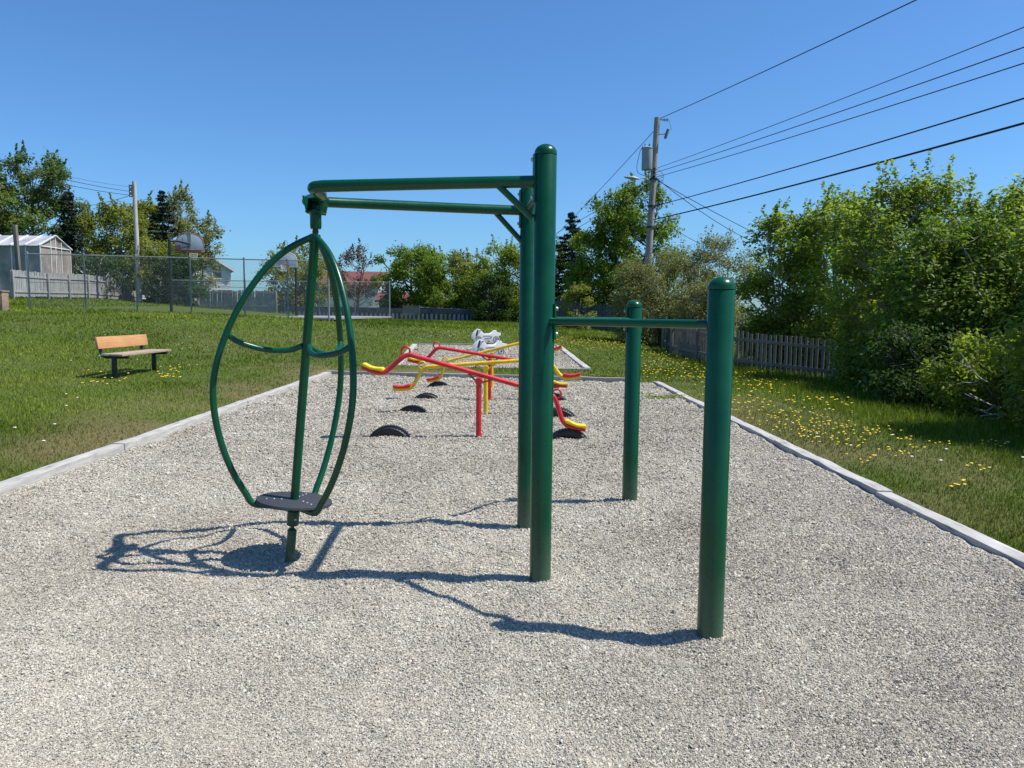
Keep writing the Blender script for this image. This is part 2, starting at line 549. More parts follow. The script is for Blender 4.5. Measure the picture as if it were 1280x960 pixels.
M['bark_birch'] = plain('birch_bark', (.58, .55, .50), .8, 0, .3, 6, stretch=(1, 1, 3))
M['petal'] = plain('dandelion_yellow', (.80, .55, .01), .6, 0, .12, 60)
M['clover'] = plain('clover_white', (.62, .62, .55), .7, 0, .12, 60)
M['stem'] = plain('stem_green', (.10, .17, .03), .6, 0, .2, 30)
M['block'] = plain('brown_block', (.30, .20, .15), .9, 0, .3, 12, bump_s=.5, bump_scale=30, bump_d=.01)
M['lf_maple'] = leaf_mat('maple_leaf', (.065, .115, .012), (.215, .300, .035))
M['lf_bush'] = leaf_mat('bush_leaf', (.100, .145, .018), (.315, .380, .060), .54)
M['lf_olive'] = leaf_mat('olive_leaf', (.095, .125, .018), (.285, .300, .055))
M['lf_deep'] = leaf_mat('deep_green_leaf', (.025, .055, .010), (.085, .140, .025))
M['lf_sage'] = leaf_mat('sage_leaf', (.115, .130, .034), (.295, .295, .095), .3)
M['lf_spruce'] = leaf_mat('spruce_needle', (.010, .022, .012), (.035, .055, .025), .1)
M['lf_poplar'] = leaf_mat('poplar_leaf', (.050, .090, .018), (.180, .240, .060))
M['lf_copper'] = leaf_mat('copper_leaf', (.07, .045, .03), (.17, .115, .075), .3)
M['lf_gold'] = leaf_mat('golden_leaf', (.30, .20, .02), (.60, .42, .04), .4)
M['gravel'] = gravel_mat()
M['lawn'] = lawn_mat()
M['stone'] = stone_mat()
M['blade'] = blade_mat()

# ------------------------------------------------------------------ ground


def graded(spans):
    out = []
    for a, b, s in spans:
        out.extend(np.linspace(a, b, max(2, int(round((b - a) / s)) + 1))[:-1])
    out.append(spans[-1][1])
    return np.array(out)


def sheet(name, xs, ys, hf, mat, attrs=None):
    X, Y = np.meshgrid(xs, ys)
    Z = hf(X.ravel(), Y.ravel())
    v = np.stack([X.ravel(), Y.ravel(), Z], 1)
    nx, ny = len(xs), len(ys)
    i = (np.arange(ny - 1)[:, None] * nx + np.arange(nx - 1)[None, :]).ravel()
    q = np.stack([i, i + 1, i + nx + 1, i + nx], 1)
    at = {k: f(X.ravel(), Y.ravel()) for k, f in (attrs or {}).items()}
    o = fast_mesh(name, v, q, mat, at, smooth=True)
    o['kind'] = 'structure'
    return o


def dry_f(x, y):
    d = -inside_dist(PIT, x, y)
    n = noise(x, y, 2.3) * .6 + noise(x, y, .7) * .4
    edge = np.clip(1 - d / 2.2, 0, 1) * np.where(x < 0, 1.0, .75)
    spot = np.clip((noise(x + 40, y, 3.5) - .62) * 3, 0, 1)
    k = np.clip(edge * 1.15 * (n * 1.5) + spot * .55 * n + (n - .55) * .7, 0, .95)
    k = np.where(y > 19.5, k * .6, k)
    return k * .85


xs = graded([(-400, -60, 20), (-60, -24, 2), (-24, -9, .5), (-9, -5, .2), (-5, -3.9, .05), (-3.9, 2.8, .3), (2.8, 3.6, .05), (3.6, 9, .2), (9, 20, .6), (20, 60, 3), (60, 400, 20)])
ys = graded([(-60, -4, 4), (-4, 2, .5), (2, 17, .2), (17, 21.4, .07), (21.4, 26.6, .25), (26.6, 27.4, .07), (27.4, 36, .25), (36, 70, 1), (70, 120, 5), (120, 900, 60)])
sheet('lawn', xs, ys, lawn_h, M['lawn'], {'dry': dry_f})


def in_poly_sheet(name, poly, nx, ys_t, hf, mat):
    """sheet stretched between the four corners of a quadrilateral"""
    s = np.linspace(0, 1, nx)
    S, T = np.meshgrid(s, ys_t)
    a, b, c, d = poly
    X = (a[0] * (1 - S) + b[0] * S) * (1 - T) + (d[0] * (1 - S) + c[0] * S) * T
    Y = (a[1] * (1 - S) + b[1] * S) * (1 - T) + (d[1] * (1 - S) + c[1] * S) * T
    Z = hf(X.ravel(), Y.ravel())
    v = np.stack([X.ravel(), Y.ravel(), Z], 1); ny = len(ys_t)
    i = (np.arange(ny - 1)[:, None] * nx + np.arange(nx - 1)[None, :]).ravel()
    q = np.stack([i, i + 1, i + nx + 1, i + nx], 1)
    o = fast_mesh(name, v, q, mat, smooth=True); o['kind'] = 'structure'
    return o


yt = graded([(0, (11 / 28.), .012), (11 / 28., 18 / 28., .0011), (18 / 28., 1, .003)])
in_poly_sheet('gravel_pit', PIT, 300, yt, gravel_h, M['gravel'])


def patch_h(x, y):
    t = np.clip((y - 20.6) / 6.4, 0, 1)
    return .06 + t * .36 + (noise(x, y, .4) - .5) * .04


in_poly_sheet('gravel_patch', PATCH, 60, np.linspace(0, 1, 60), patch_h, M['gravel'])
cb = MB(); cb.box((-14.6, 42.2, 1.30 - .05), (13.4, 16.2, .10))
o = cb.build('court_pavement', M['court'], bevel=.01); o['kind'] = 'structure'


def pebbles(n, seed, patch=False):
    g = np.random.default_rng(seed)
    d = np.exp(g.uniform(math.log(1.9), math.log(20), n)); x = g.uniform(-.80, .80, n) * d; y = d
    if patch: x = g.uniform(-4, 3, n); y = g.uniform(20.2, 27.2, n); d = y * .8
    ok = inside_dist(PATCH if patch else PIT, x, y) > .03
    x, y, d = x[ok], y[ok], d[ok]; n = len(x)
    z = patch_h(x, y) if patch else gravel_h(x, y)
    s = .0035 * (d / 2.6) ** .80 * g.lognormal(0, .28, n)
    base = np.array([[1, 0, 0], [0, 1, 0], [-1, 0, 0], [0, -1, 0], [0, 0, 1], [0, 0, -1]], float)
    v = base[None] * g.uniform(.65, 1.25, (n, 6, 1)) + g.normal(0, .16, (n, 6, 3))
    v *= (np.array([1.15, .95, .72]) * g.uniform(.8, 1.2, (n, 3)))[:, None, :]
    q = g.normal(size=(n, 4)) * np.array([1.6, .5, .5, 1.6]); q /= np.linalg.norm(q, axis=1)[:, None]
    w, a, b, c = q.T
    Rm = np.stack([1 - 2 * (b * b + c * c), 2 * (a * b - c * w), 2 * (a * c + b * w), 2 * (a * b + c * w), 1 - 2 * (a * a + c * c), 2 * (b * c - a * w), 2 * (a * c - b * w), 2 * (b * c + a * w), 1 - 2 * (a * a + b * b)], 1).reshape(n, 3, 3)
    v = np.einsum('nij,nkj->nki', Rm, v) * s[:, None, None]
    v += np.stack([x, y, z + s * g.uniform(-.15, .75, n)], 1)[:, None, :]
    f = np.array([[0, 1, 4], [1, 2, 4], [2, 3, 4], [3, 0, 4], [1, 0, 5], [2, 1, 5], [3, 2, 5], [0, 3, 5]])
    tri = (np.arange(n)[:, None, None] * 6 + f[None]).reshape(-1, 3)
    o = fast_mesh('gravel_stones', v.reshape(-1, 3), tri, M['stone'], {'tint': np.repeat(np.clip(g.random(n) * .82 + (noise(x, y, .45) - .5) * .35 + (noise(x, y, 1.6) - .5) * .25 + .09, 0, 1), 6)})
    tag(o, 'loose pale stones on the small gravel patch under the white riders' if patch else 'loose pale grey and tan crushed stones covering the play pit', 'gravel', kind='stuff')


pebbles(780000, 21)
pebbles(60000, 22, True)

# timber edging: every beam a thing
def timber(a, b, w, h, z0, label, mat, wob=.01, za=0, zb=0):
    a = np.array(a); b = np.array(b)
    e = (b - a) / np.linalg.norm(b - a); L = np.linalg.norm(b - a)
    n = np.array([-e[1], e[0]]); mb = MB(); k = 9; vs = []
    for i in range(k):
        t = i / (k - 1); p = a + e * L * t
        dz = z0 + za * (1 - t) + zb * t + random.uniform(-1, 1) * .005
        dw = random.uniform(-1, 1) * wob * .5
        for s, q in ((-1, 0), (1, 0), (1, 1), (-1, 1)):
            ww = w / 2 * (1 - .04 * q); x = p + n * (s * ww + dw)
            vs.append((x[0], x[1], dz + (h if q else -.12) + random.uniform(-1, 1) * .003))
    fs = [(3, 2, 1, 0), tuple(range(4 * k - 4, 4 * k))]
    for i in range(k - 1):
        for j in range(4):
            fs.append((i * 4 + j, i * 4 + (j + 1) % 4, i * 4 + 4 + (j + 1) % 4, i * 4 + 4 + j))
    mb.add(vs, fs)
    o = mb.build('edging_timber', mat, bevel=.006)
    o.data.transform(Matrix.Translation((-a[0], -a[1], 0))); o.location = (a[0], a[1], 0)
    return tag(o, label, 'timber', 'weathered timbers edging the gravel')


def run(a, b, cuts, labels, w, h, z0, mat, za=0, zb=0, jog=.015):
    a = np.array(a); b = np.array(b)
    e = (b - a) / np.linalg.norm(b - a); n = np.array([-e[1], e[0]])
    for (t0, t1), lb in zip(zip(cuts, cuts[1:]), labels):
        j0 = random.uniform(-jog, jog); j1 = random.uniform(-jog, jog)
        timber(a + (b - a) * t0 + e * .012 + n * j0, a + (b - a) * t1 - e * .012 + n * j1, w, h, z0, lb, mat, za=za + (zb - za) * t0, zb=za + (zb - za) * t1)


def tcut(a, b, ylist):
    return [(y - a[1]) / (b[1] - a[1]) for y in ylist]


L0, L1 = PIT[0], PIT[3]; R0, R1 = PIT[1], PIT[2]
off = np.array([-.08, 0])
run(L0 + off, L1 + off, tcut(L0, L1, [-9, -2, 3.3, 8.4, 12.6, 16.4, L1[1] + .05]),
    ['grey timber left of gravel behind the viewer', 'grey timber left of gravel beside the viewer', 'long weathered grey timber at left gravel edge entering the photo at lower left',
     'weathered grey timber at left gravel edge in front of the wooden bench', 'third grey timber back along the left gravel edge beyond the bench', 'short grey timber ending at the far left corner of the gravel'],
    .145, .075, .0, M['timber'])
run(R0 - off, R1 - off, tcut(R0, R1, [-9, -2, 2.2, 6.6, 9.3, 12.0, 14.9, R1[1] + .05]),
    ['grey timber right of gravel behind the viewer', 'grey timber right of gravel beside the viewer', 'split pale timber at right gravel edge entering the photo at lower right',
     'weathered timber at right gravel edge left of the dense dandelions', 'grey timber seen just right of the near short green post', 'slightly crooked timber at right gravel edge behind the near short green post', 'last timber at right gravel edge ending at the far right corner'],
    .14, .038, .0, M['timber'], jog=.02)
run(L1 + np.array([-.16, .09]), R1 + np.array([.05, .09]), [0, .36, .70, .96],
    ['grey timber along the far gravel edge left of the seesaws', 'grey timber along the far gravel edge behind the seesaws', 'grey timber along the far gravel edge overgrown by weeds'], .15, .085, .005, M['timber_x'])
pa, pb, pc, pd = PATCH
for a, b, lb, za, zb, m in ((pa, pb, 'front timber of the small gravel patch with white riders', .03, .03, 'timber_x'), (pd, pc, 'rear timber of the small gravel patch behind the white riders', .40, .40, 'timber_x'),
                            (pa + (pd - pa) * .03, pd - (pd - pa) * .03, 'left side timber of the small gravel patch with riders', .04, .39, 'timber'), (pb + (pc - pb) * .03, pc - (pc - pb) * .03, 'right side timber of the small gravel patch with riders', .04, .39, 'timber')):
    timber(a, b, .17, .08, 0, lb, M[m], za=za, zb=zb)

# ------------------------------------------------------------------ grass, flowers


def blades(n, seed):
    g = np.random.default_rng(seed)
    d = np.exp(g.uniform(math.log(3.2), math.log(60), n)); x = g.uniform(-.98, .98, n) * d; y = d * g.uniform(.97, 1.03, n)
    ok = (inside_dist(PIT, x, y) < -.16) & (inside_dist(PATCH, x, y) < -.12)
    ok &= ~((x > -21.4) & (x < -7.8) & (y > 34.0) & (y < 50.4))
    x, y, d = x[ok], y[ok], d[ok]
    z = lawn_h(x, y); n = len(x)
    dry = dry_f(x, y)
    dp = -inside_dist(PIT, x, y)
    keep = g.random(n) < 1 - .45 * dry
    x, y, d, z, dry, dp = (q[keep] for q in (x, y, d, z, dry, dp)); n = len(x)
    tall = np.clip((x - 4.6) / 2, 0, 1) * (y < 30) * .10 + np.clip((y - 31) / 3, 0, 1) * .03
    lush = noise(x, y, 1.3)
    h = (.026 + .042 * lush + tall) * g.uniform(.6, 1.35, n) * (1 - .45 * dry)
    h = h * np.clip(d / 16, 1, 1.25)
    w = .0048 * np.clip(d / 7, 1, 7) * g.uniform(.7, 1.3, n)
    a = g.uniform(0, 2 * np.pi, n); b = g.uniform(0, 2 * np.pi, n); le = h * g.uniform(.1, .9, n)
    v = np.zeros((n, 3, 3))
    v[:, 0] = np.stack([x - np.cos(a) * w, y - np.sin(a) * w, z - .01], 1)
    v[:, 1] = np.stack([x + np.cos(a) * w, y + np.sin(a) * w, z - .01], 1)
    v[:, 2] = np.stack([x + np.cos(b) * le, y + np.sin(b) * le, z + h], 1)
    tint = np.clip(g.normal(.5, .2, n) + (noise(x, y, 2.9) - .5) * .7 + (noise(x, y, 8) - .5) * .3 - np.clip(tall * 1.0, 0, .15), 0, 1)
    o = fast_mesh('grass', v.reshape(-1, 3), np.arange(3 * n).reshape(-1, 3), M['blade'], {'tint': np.repeat(tint, 3), 'dry': np.repeat(np.clip(dry * 1.1 - .05, 0, 1), 3)})
    tag(o, 'green lawn grass with dry tan patches along the gravel edge', 'grass', kind='stuff')


blades(520000, 5)


def flower_mb(mb, x, y, z, h, r, seed):
    g = random.Random(seed)
    tx, ty = g.uniform(-.03, .03), g.uniform(-.03, .03)
    mb.mi = 1; mb.tube([(x, y, z - .01), (x + tx * .5, y + ty * .5, z + h * .6), (x + tx, y + ty, z + h)], .002, 4, False)
    mb.mi = 0
    n = 9; top = []; vs = [(x + tx, y + ty, z + h + r * .42)]
    for k in range(n):
        a = 2 * math.pi * k / n; rr = r * (1 if k % 2 else .8)
        vs.append((x + tx + rr * .6 * math.cos(a), y + ty + rr * .6 * math.sin(a), z + h + r * .36))
    for k in range(n):
        a = 2 * math.pi * (k + .5) / n; rr = r * (1 if k % 2 else .85)
        vs.append((x + tx + rr * math.cos(a), y + ty + rr * math.sin(a), z + h + r * .05))
    vs.append((x + tx, y + ty, z + h - r * .25))
    fs = []
    for k in range(n):
        j = (k + 1) % n
        fs += [(0, 1 + k, 1 + j), (1 + k, 1 + n + k, 1 + j), (1 + j, 1 + n + k, 1 + n + j), (1 + n + k, 2 * n + 1, 1 + n + j)]
    mb.add(vs, fs)


def scatter(boxes, seed):
    """(photo box, count, clumping) -> ground points"""
    g = random.Random(seed); out = []
    for (x0, y0, x1, y1), n, cl, key in boxes:
        cs = [(g.uniform(x0, x1), g.uniform(y0, y1)) for _ in range(max(1, n // cl))]
        for i in range(n):
            c = cs[i % len(cs)]
            px = min(max(c[0] + g.gauss(0, (x1 - x0) * .12), x0 - 4), x1 + 4); py = min(max(c[1] + g.gauss(0, (y1 - y0) * .12), y0 - 1), y1 + 1)
            d = ray(px, py); lo, hi = 2.0, 90.0
            t = None
            ss = np.arange(3, 60, .1)
            hit = np.nonzero(EYE + d.z * ss < base_h(d.x * ss, d.y * ss) + .03)[0]
            if len(hit) == 0: continue
            t = float(ss[hit[0]])
            x, y = d.x * t, d.y * t
            if inside_dist(PIT, np.array([x]), np.array([y]))[0] > -.2 or inside_dist(PATCH, np.array([x]), np.array([y]))[0] > -.15: continue
            out.append((x, y, lh(x, y), key))
    return out


FL = [((868, 470, 960, 515), 90, 6, 'r'), ((940, 505, 1060, 560), 130, 7, 'r'), ((1000, 535, 1135, 582), 80, 7, 'r'), ((1120, 560, 1200, 575), 10, 4, 'r'), ((1185, 595, 1245, 618), 14, 5, 'r'), ((1190, 556, 1260, 570), 9, 3, 'r'),
      ((800, 440, 900, 475), 260, 8, 'f'), ((695, 424, 800, 440), 260, 8, 'f'), ((900, 470, 1060, 540), 120, 8, 'f'), ((108, 468, 165, 488), 18, 3, 'b'), ((196, 465, 228, 490), 20, 4, 'b'),
      ((190, 397, 480, 402), 70, 5, 'f'), ((560, 405, 650, 425), 40, 4, 'f')]
pts = scatter(FL, 3)
pts.sort(key=lambda p: p[1] * (1 if p[3] != 'b' else .5))
LBL = {'r': 'yellow dandelion flower in the grass right of the gravel pit', 'b': 'yellow dandelion flower in the grass around the wooden bench', 'f': 'small distant yellow dandelion flower in the lawn'}
protos = []
for k in range(6):
    mb = MB(); flower_mb(mb, 0, 0, 0, random.uniform(.07, .13), random.uniform(.016, .021), k)
    protos.append(mb)
pm = []
for k, (x, y, z, key) in enumerate(pts[:290]):
    if k < 6:
        o = protos[k].build('dandelion', [M['petal'], M['stem']]); pm.append(o.data)
    else:
        o = bpy.data.objects.new('dandelion', pm[k % 6]); COL.objects.link(o)
    o.location = (x, y, z); o.rotation_euler.z = random.uniform(0, 6)
    s = random.uniform(.8, 1.15) * (1.35 if key == 'b' else .85); o.scale = (s, s, s)
    tag(o, LBL[key], 'flower', 'dandelions in the lawn')
mb = MB()
for k, (x, y, z, key) in enumerate(pts[290:]): flower_mb(mb, x, y, z, random.uniform(.07, .11), .024, k)
o = mb.build('dandelion_drift', [M['petal'], M['stem']]); tag(o, 'drift of tiny yellow dandelions scattered over the far lawn', 'flowers', kind='stuff')
mb = MB()
for k, (x, y, z, key) in enumerate(scatter([((520, 404, 650, 426), 90, 3, 'c'), ((100, 405, 260, 460), 26, 1, 'c'), ((290, 400, 480, 440), 30, 1, 'c'), ((930, 480, 1270, 600), 24, 1, 'c'), ((700, 415, 860, 440), 30, 2, 'c'), ((0, 430, 110, 560), 9, 1, 'c')], 8)):
    flower_mb(mb, x, y, z, random.uniform(.05, .09), .020, k)
o = mb.build('clover', [M['clover'], M['stem']]); tag(o, 'scattered whitish seed heads dotted over the lawn', 'flowers', kind='stuff')

# ------------------------------------------------------------------ green frame
PR = .0625


def post_at(px, py):
    v = G(px, py, -.01)
    return v


TN = post_at(675.5, 729); TF = post_at(657, 661); SN = post_at(890.5, 801); SF = post_at(788, 631)
TN.y += .05; SN.y += .05; TF.y += .05; SF.y += .05


def top_z(px, py, y):
    return P(px, py, y).z


ZT = top_z(682, 180, TN.y); ZN = top_z(899, 345.5, SN.y); ZF = top_z(793.5, 375, SF.y)
frame = thing('play_frame', 'tall dark green steel frame with overhead arms and hand bars in the gravel', 'play equipment', (TN.x, TN.y, 0))


def make_post(name, v, top, r):
    mb = MB(); mb.lathe([(0, -.15), (r, -.15), (r, top - r - .004), (r * .97, top - r - .001), (r * .9, top - r)], (v.x, v.y, 0), 40)
    p = mb.build(name, M['green'], frame, world=True)
    c = MB()
    prof = [(r * .95, top - r + .0005), (r * 1.012, top - r + .002)] + [(r * 1.012 * math.cos(a), top - r + .012 + (r - .012) * math.sin(a)) for a in [R(9 * k) for k in range(0, 10)]] + [(0, top)]
    c.lathe(prof, (v.x, v.y, 0), 40); q = c.build('post_cap', M['green'], p)
    q.data.transform(Matrix.Translation(-Vector(frame.location)))
    return p


p_tn = make_post('tall_post', TN, ZT, PR); p_tf = make_post('tall_post', TF, ZT, PR)
p_sn = make_post('short_post', SN, ZN, PR); p_sf = make_post('short_post', SF, ZF, PR)


def fpart(name, mb, mat, par=None, **k):
    o = mb.build(name, M[mat], frame if par is None else par, **k)
    o.data.transform(Matrix.Translation(-Vector(frame.location)))
    return o


# overhead tube: out from the near post, round the end over the spinner, back to the far post
ZA = top_z(600, 229, TN.y)
HUB = Vector((P(394.5, 262, (TN.y + TF.y) / 2 - .12).x, (TN.y + TF.y) / 2 - .12, 0))
AR = .034
e_n = Vector((P(402, 233, TN.y + .02).x, TN.y + .03, ZA - .020))
e_f = Vector((P(408, 250, TF.y - .36).x, TF.y - .36, ZA - .005))
arm = [Vector((TN.x - PR + .01, TN.y, ZA + .012)), Vector((TN.x - .5, TN.y + .01, ZA + .001)), e_n]
bend = spline([e_n, Vector((e_n.x - .062, e_n.y + .05, ZA - .024)), Vector((e_n.x - .085, (e_n.y + e_f.y) / 2 - .05, ZA - .024)), Vector((e_f.x - .10, e_f.y - .10, ZA - .014)), e_f], 8)
path = arm[:-1] + bend + [Vector((TF.x - .5, TF.y - .10, ZA)), Vector((TF.x - PR + .01, TF.y, ZA))]
a = MB(); a.tube(path, AR, 20); fpart('overhead_arm', a, 'green')
c = MB(); c.tube([(TN.x, TN.y + PR - .01, ZA + .01), (TF.x, TF.y - PR + .01, ZA)], .030, 16); fpart('crossbar', c, 'green')
for (v, px0, py0, px1, py1) in ((TN, 622, 231, 661, 268), (TF, 618, 264, 653, 303)):
    b = MB(); b.tube([P(px0, py0, v.y), P(px1, py1, v.y) + Vector((.02, 0, -.02))], .019, 12); fpart('brace', b, 'green')
# collars and flange plates with bolts where tubes meet the posts


def flange(post, v, z, side, along='x', par_name='flange', hgt=.20):
    mb = MB()
    d = Vector((side, 0, 0)) if along == 'x' else Vector((0, side, 0))
    c0 = Vector((v.x, v.y, z)) + d * (PR + .004)
    # curved saddle plate hugging the post
    n = 7; vs = []; fs = []
    for i in range(n):
        a = (i / (n - 1) - .5) * R(64)
        for rr in (PR + .001, PR + .010):
            for zz in (-hgt / 2, hgt / 2):
                q = d * (rr * math.cos(a)) + Vector((-d.y, d.x, 0)) * (rr * math.sin(a))
                vs.append(Vector((v.x, v.y, z + zz)) + q)
    for i in range(n - 1):
        k = i * 4; fs += [(k, k + 1, k + 5, k + 4), (k + 2, k + 6, k + 7, k + 3), (k + 1, k + 3, k + 7, k + 5), (k, k + 4, k + 6, k + 2)]
    fs += [(0, 2, 3, 1), (n * 4 - 4, n * 4 - 3, n * 4 - 1, n * 4 - 2)]
    mb.add(vs, fs)
    f = fpart(par_name, mb, 'green')
    rot = Vector((0, 0, 1)).rotation_difference(d).to_matrix()
    for zz in (-hgt / 2 + .028, hgt / 2 - .028):
        b = MB(); b.lathe([(0, 0), (.012, 0), (.012, .004), (.009, .010), (.0, .013)], (v.x + d.x * (PR + .009), v.y + d.y * (PR + .009), z + zz), 12, rot)
        fpart('bolt', b, 'steel', f)
    return f


ZB = top_z(780, 403.5, (TN.y + SN.y) / 2)
flange(p_tn, TN, ZB, 1); flange(p_tf, TF, ZB, 1); flange(p_sf, SF, ZB, -1)
flange(p_tn, TN, ZA + .03, -1, hgt=.26); flange(p_tf, TF, ZA + .01, -1, hgt=.26)
for v, w in ((TN, SN), (TF, SF)):
    d = (Vector((w.x, w.y, 0)) - Vector((v.x, v.y, 0))).normalized()
    b = MB(); b.tube([Vector((v.x, v.y, ZB)) + d * (PR - .01), Vector((w.x, w.y, ZB)) - d * (PR - .01)], .0215, 16); fpart('hand_bar', b, 'green')
# hub under the bend
TOPX = Vector((HUB.x, HUB.y, top_z(396, 283, HUB.y)))
hb = MB()
for q0, q1 in ((-.06, -.036), (.066, .042)):
    hb.bar((HUB.x + q0, HUB.y, ZA - .02), (HUB.x + q1, HUB.y, ZA - .125), .14, .010, (1, 0, 0))
hb.bar((HUB.x, HUB.y + .06, ZA - .02), (HUB.x, HUB.y + .05, ZA - .125), .10, .010, (0, 1, 0))
hb.box((HUB.x, HUB.y, ZA - .115), (.10, .12, .012))
hub = fpart('hub_bracket', hb, 'green', bevel=.003)
hc = MB(); hc.lathe([(0, ZA - .215), (.031, ZA - .215), (.035, ZA - .20), (.035, ZA - .125), (.044, ZA - .12), (.044, ZA - .10), (0, ZA - .10)], (HUB.x, HUB.y, 0), 24)
fpart('bearing_housing', hc, 'green', hub)

# ------------------------------------------------------------------ spinner
SB = G(361, 699, -.01); SB.y += .03
axis = Vector((HUB.x - SB.x, HUB.y - SB.y, ZA - .20))
LEN = axis.length
spin = thing('spinner', 'dark green tilted egg shaped cage spinner with round grey standing disc', 'play equipment', (SB.x, SB.y, 0))
spin.rotation_euler = Vector((0, 0, 1)).rotation_difference(axis.normalized()).to_euler()


def spart(name, mb, mat, par=None, **k):
    return mb.build(name, M[mat], spin if par is None else par, **k)


q = MB(); q.lathe([(0, -.15), (.029, -.15), (.029, .17), (.012, .185), (.012, .205)], n=24); base = spart('base_post', q, 'green')
q = MB(); q.lathe([(0, .20), (.034, .20), (.038, .206), (.038, .29), (.030, .297), (.030, .335), (0, .335)], n=24); q2 = spart('bearing_block', q, 'green')
b = MB(); b.lathe([(0, 0), (.008, 0), (.008, .004), (0, .008)], (.036 * .6, -.036 * .8, .245), 10, Vector((0, 0, 1)).rotation_difference(Vector((.6, -.8, 0))).to_matrix()); spart('bolt', b, 'steel', q2)
q = MB(); q.lathe([(.0, .355), (.027, .355), (.0285, LEN - .10), (.033, LEN - .085), (.033, LEN - .05), (.02, LEN - .045), (0, LEN - .045)], n=24); spart('centre_pole', q, 'green')
q = MB(); q.lathe([(0, LEN - .05), (.016, LEN - .05), (.020, LEN - .03), (.014, LEN - .012), (.014, LEN + .01), (0, LEN + .01)], n=18); spart('swivel_joint', q, 'rusty')
q = MB(); q.lathe([(0, .342), (.215, .342), (.232, .346), (.235, .352), (.232, .365), (.225, .369), (0, .369)], n=64); deck = spart('platform', q, 'deck')
PROFILE = [(.022, LEN - .070), (.085, LEN - .100), (.185, LEN - .172), (.30, LEN - .32), (.40, LEN - .50), (.478, LEN - .71), (.535, LEN - .975), (.518, LEN - 1.175), (.465, LEN - 1.375), (.375, LEN - 1.58)]
for k, az in enumerate((197, -43, 77)):
    ca, sa = math.cos(R(az)), math.sin(R(az))
    ctl = spline([(r * ca, r * sa, z) for r, z in PROFILE + [(.292, .392)]], 12)
    acc = [0.0]
    for p0_, p1_ in zip(ctl, ctl[1:]): acc.append(acc[-1] + (p1_ - p0_).length)
    nn = int(acc[-1] / .035); sp_ = []; m_ = 0
    for i_ in range(nn + 1):
        u = acc[-1] * i_ / nn
        while m_ < len(acc) - 2 and acc[m_ + 1] < u: m_ += 1
        sp_.append(ctl[m_].lerp(ctl[m_ + 1], (u - acc[m_]) / max(1e-9, acc[m_ + 1] - acc[m_])))
    for _ in range(16):
        sp_ = [sp_[0]] + [(sp_[i_ - 1] + sp_[i_] * 2 + sp_[i_ + 1]) / 4 for i_ in range(1, len(sp_) - 1)] + [sp_[-1]]
    sp_ += [Vector((r * ca, r * sa, z)) for r, z in ((.277, .366), (.262, .345), (.243, .332), (.220, .327), (.17, .325), (.05, .325))]
    q = MB(); q.tube(sp_, .0205, 14); cg = spart('cage_bar', q, 'green')
    for dr in (.08, .125, .17):
        b = MB(); b.lathe([(0, 0), (.0075, 0), (.0075, .002), (.004, .005), (0, .0055)], (dr * ca - .012 * sa, dr * sa + .012 * ca, .3685), 10); spart('bolt', b, 'steel', deck)
    # curved spoke from the pole out to the cage bar
    zs = LEN - .745
    rr = .474
    q = MB(); q.tube(spline([(.026 * ca, .026 * sa, zs), (.10 * ca + .03 * sa, .10 * sa - .03 * ca, zs - .035), (.24 * ca + .055 * sa, .24 * sa - .055 * ca, zs - .045), (.40 * ca + .03 * sa, .40 * sa - .03 * ca, zs - .012), (rr * ca, rr * sa, zs + .035)], 6), .0185, 12); spart('spoke', q, 'green')

# ------------------------------------------------------------------ seesaws and tyres


def make_seesaw(name, c, pad, label, base, tilt):
    t = thing(name, label, 'seesaw', base, 'seesaws in a row')
    z0 = .70
    q = MB(); q.lathe([(0, -.2), (.035, -.2), (.035, z0 - .03), (0, z0 - .03)], n=20); q.build('post', M[c], t)
    q = MB(); rot = Matrix.Rotation(R(90), 3, 'X'); q.lathe([(0, -.065), (.042, -.065), (.047, -.055), (.047, .055), (.042, .065), (0, .065)], (0, 0, z0), 20, rot); q.build('pivot', M[c], t)
    T = Matrix.Translation((0, 0, z0)) @ Matrix.Rotation(tilt, 4, 'Y')

    def X(pts): return [T @ Vector(p) for p in pts]
    q = MB()
    pt = [(-1.46, 0, -.226), (-1.35, 0, -.236), (-1.235, 0, -.238), (-1.15, 0, -.19), (-1.06, 0, -.06), (-.99, 0, .04), (-.93, 0, .08), (-.85, 0, .085)]
    half = spline(pt, 5)
    other = [Vector((-p.x, p.y, p.z)) for p in reversed(half)]
    q.tube(X(half + [Vector((-.4, 0, .085)), Vector((.4, 0, .085))] + other), .0305, 16)
    q.build('beam', M[c], t)
    for s in (-1, 1):
        q = MB(); q.bar(X([(s * .16, 0, .065)])[0], X([(s * .03, 0, -.01)])[0], .02, .035, (0, 1, 0)); q.build('support_strut', M[c], t)
        q = MB(); ring = [(s * .985 + .055 * math.cos(a), 0, .115 + .055 * math.sin(a)) for a in [R(15 * k) for k in range(25)]]
        q.tube(X(ring), .0135, 10, False); q.build('handle_ring', M[c], t)
        q = MB()
        prof = [(1.185, -.205), (1.18, -.175), (1.21, -.160), (1.28, -.180), (1.35, -.184), (1.41, -.172), (1.44, -.164), (1.46, -.174), (1.455, -.204), (1.34, -.217)]
        q.prism([(s * x, z) for x, z in prof], -.085, .085, T.to_3x3(), (0, 0, z0)); q.build('seat', M[pad], t, bevel=.012)
    return t


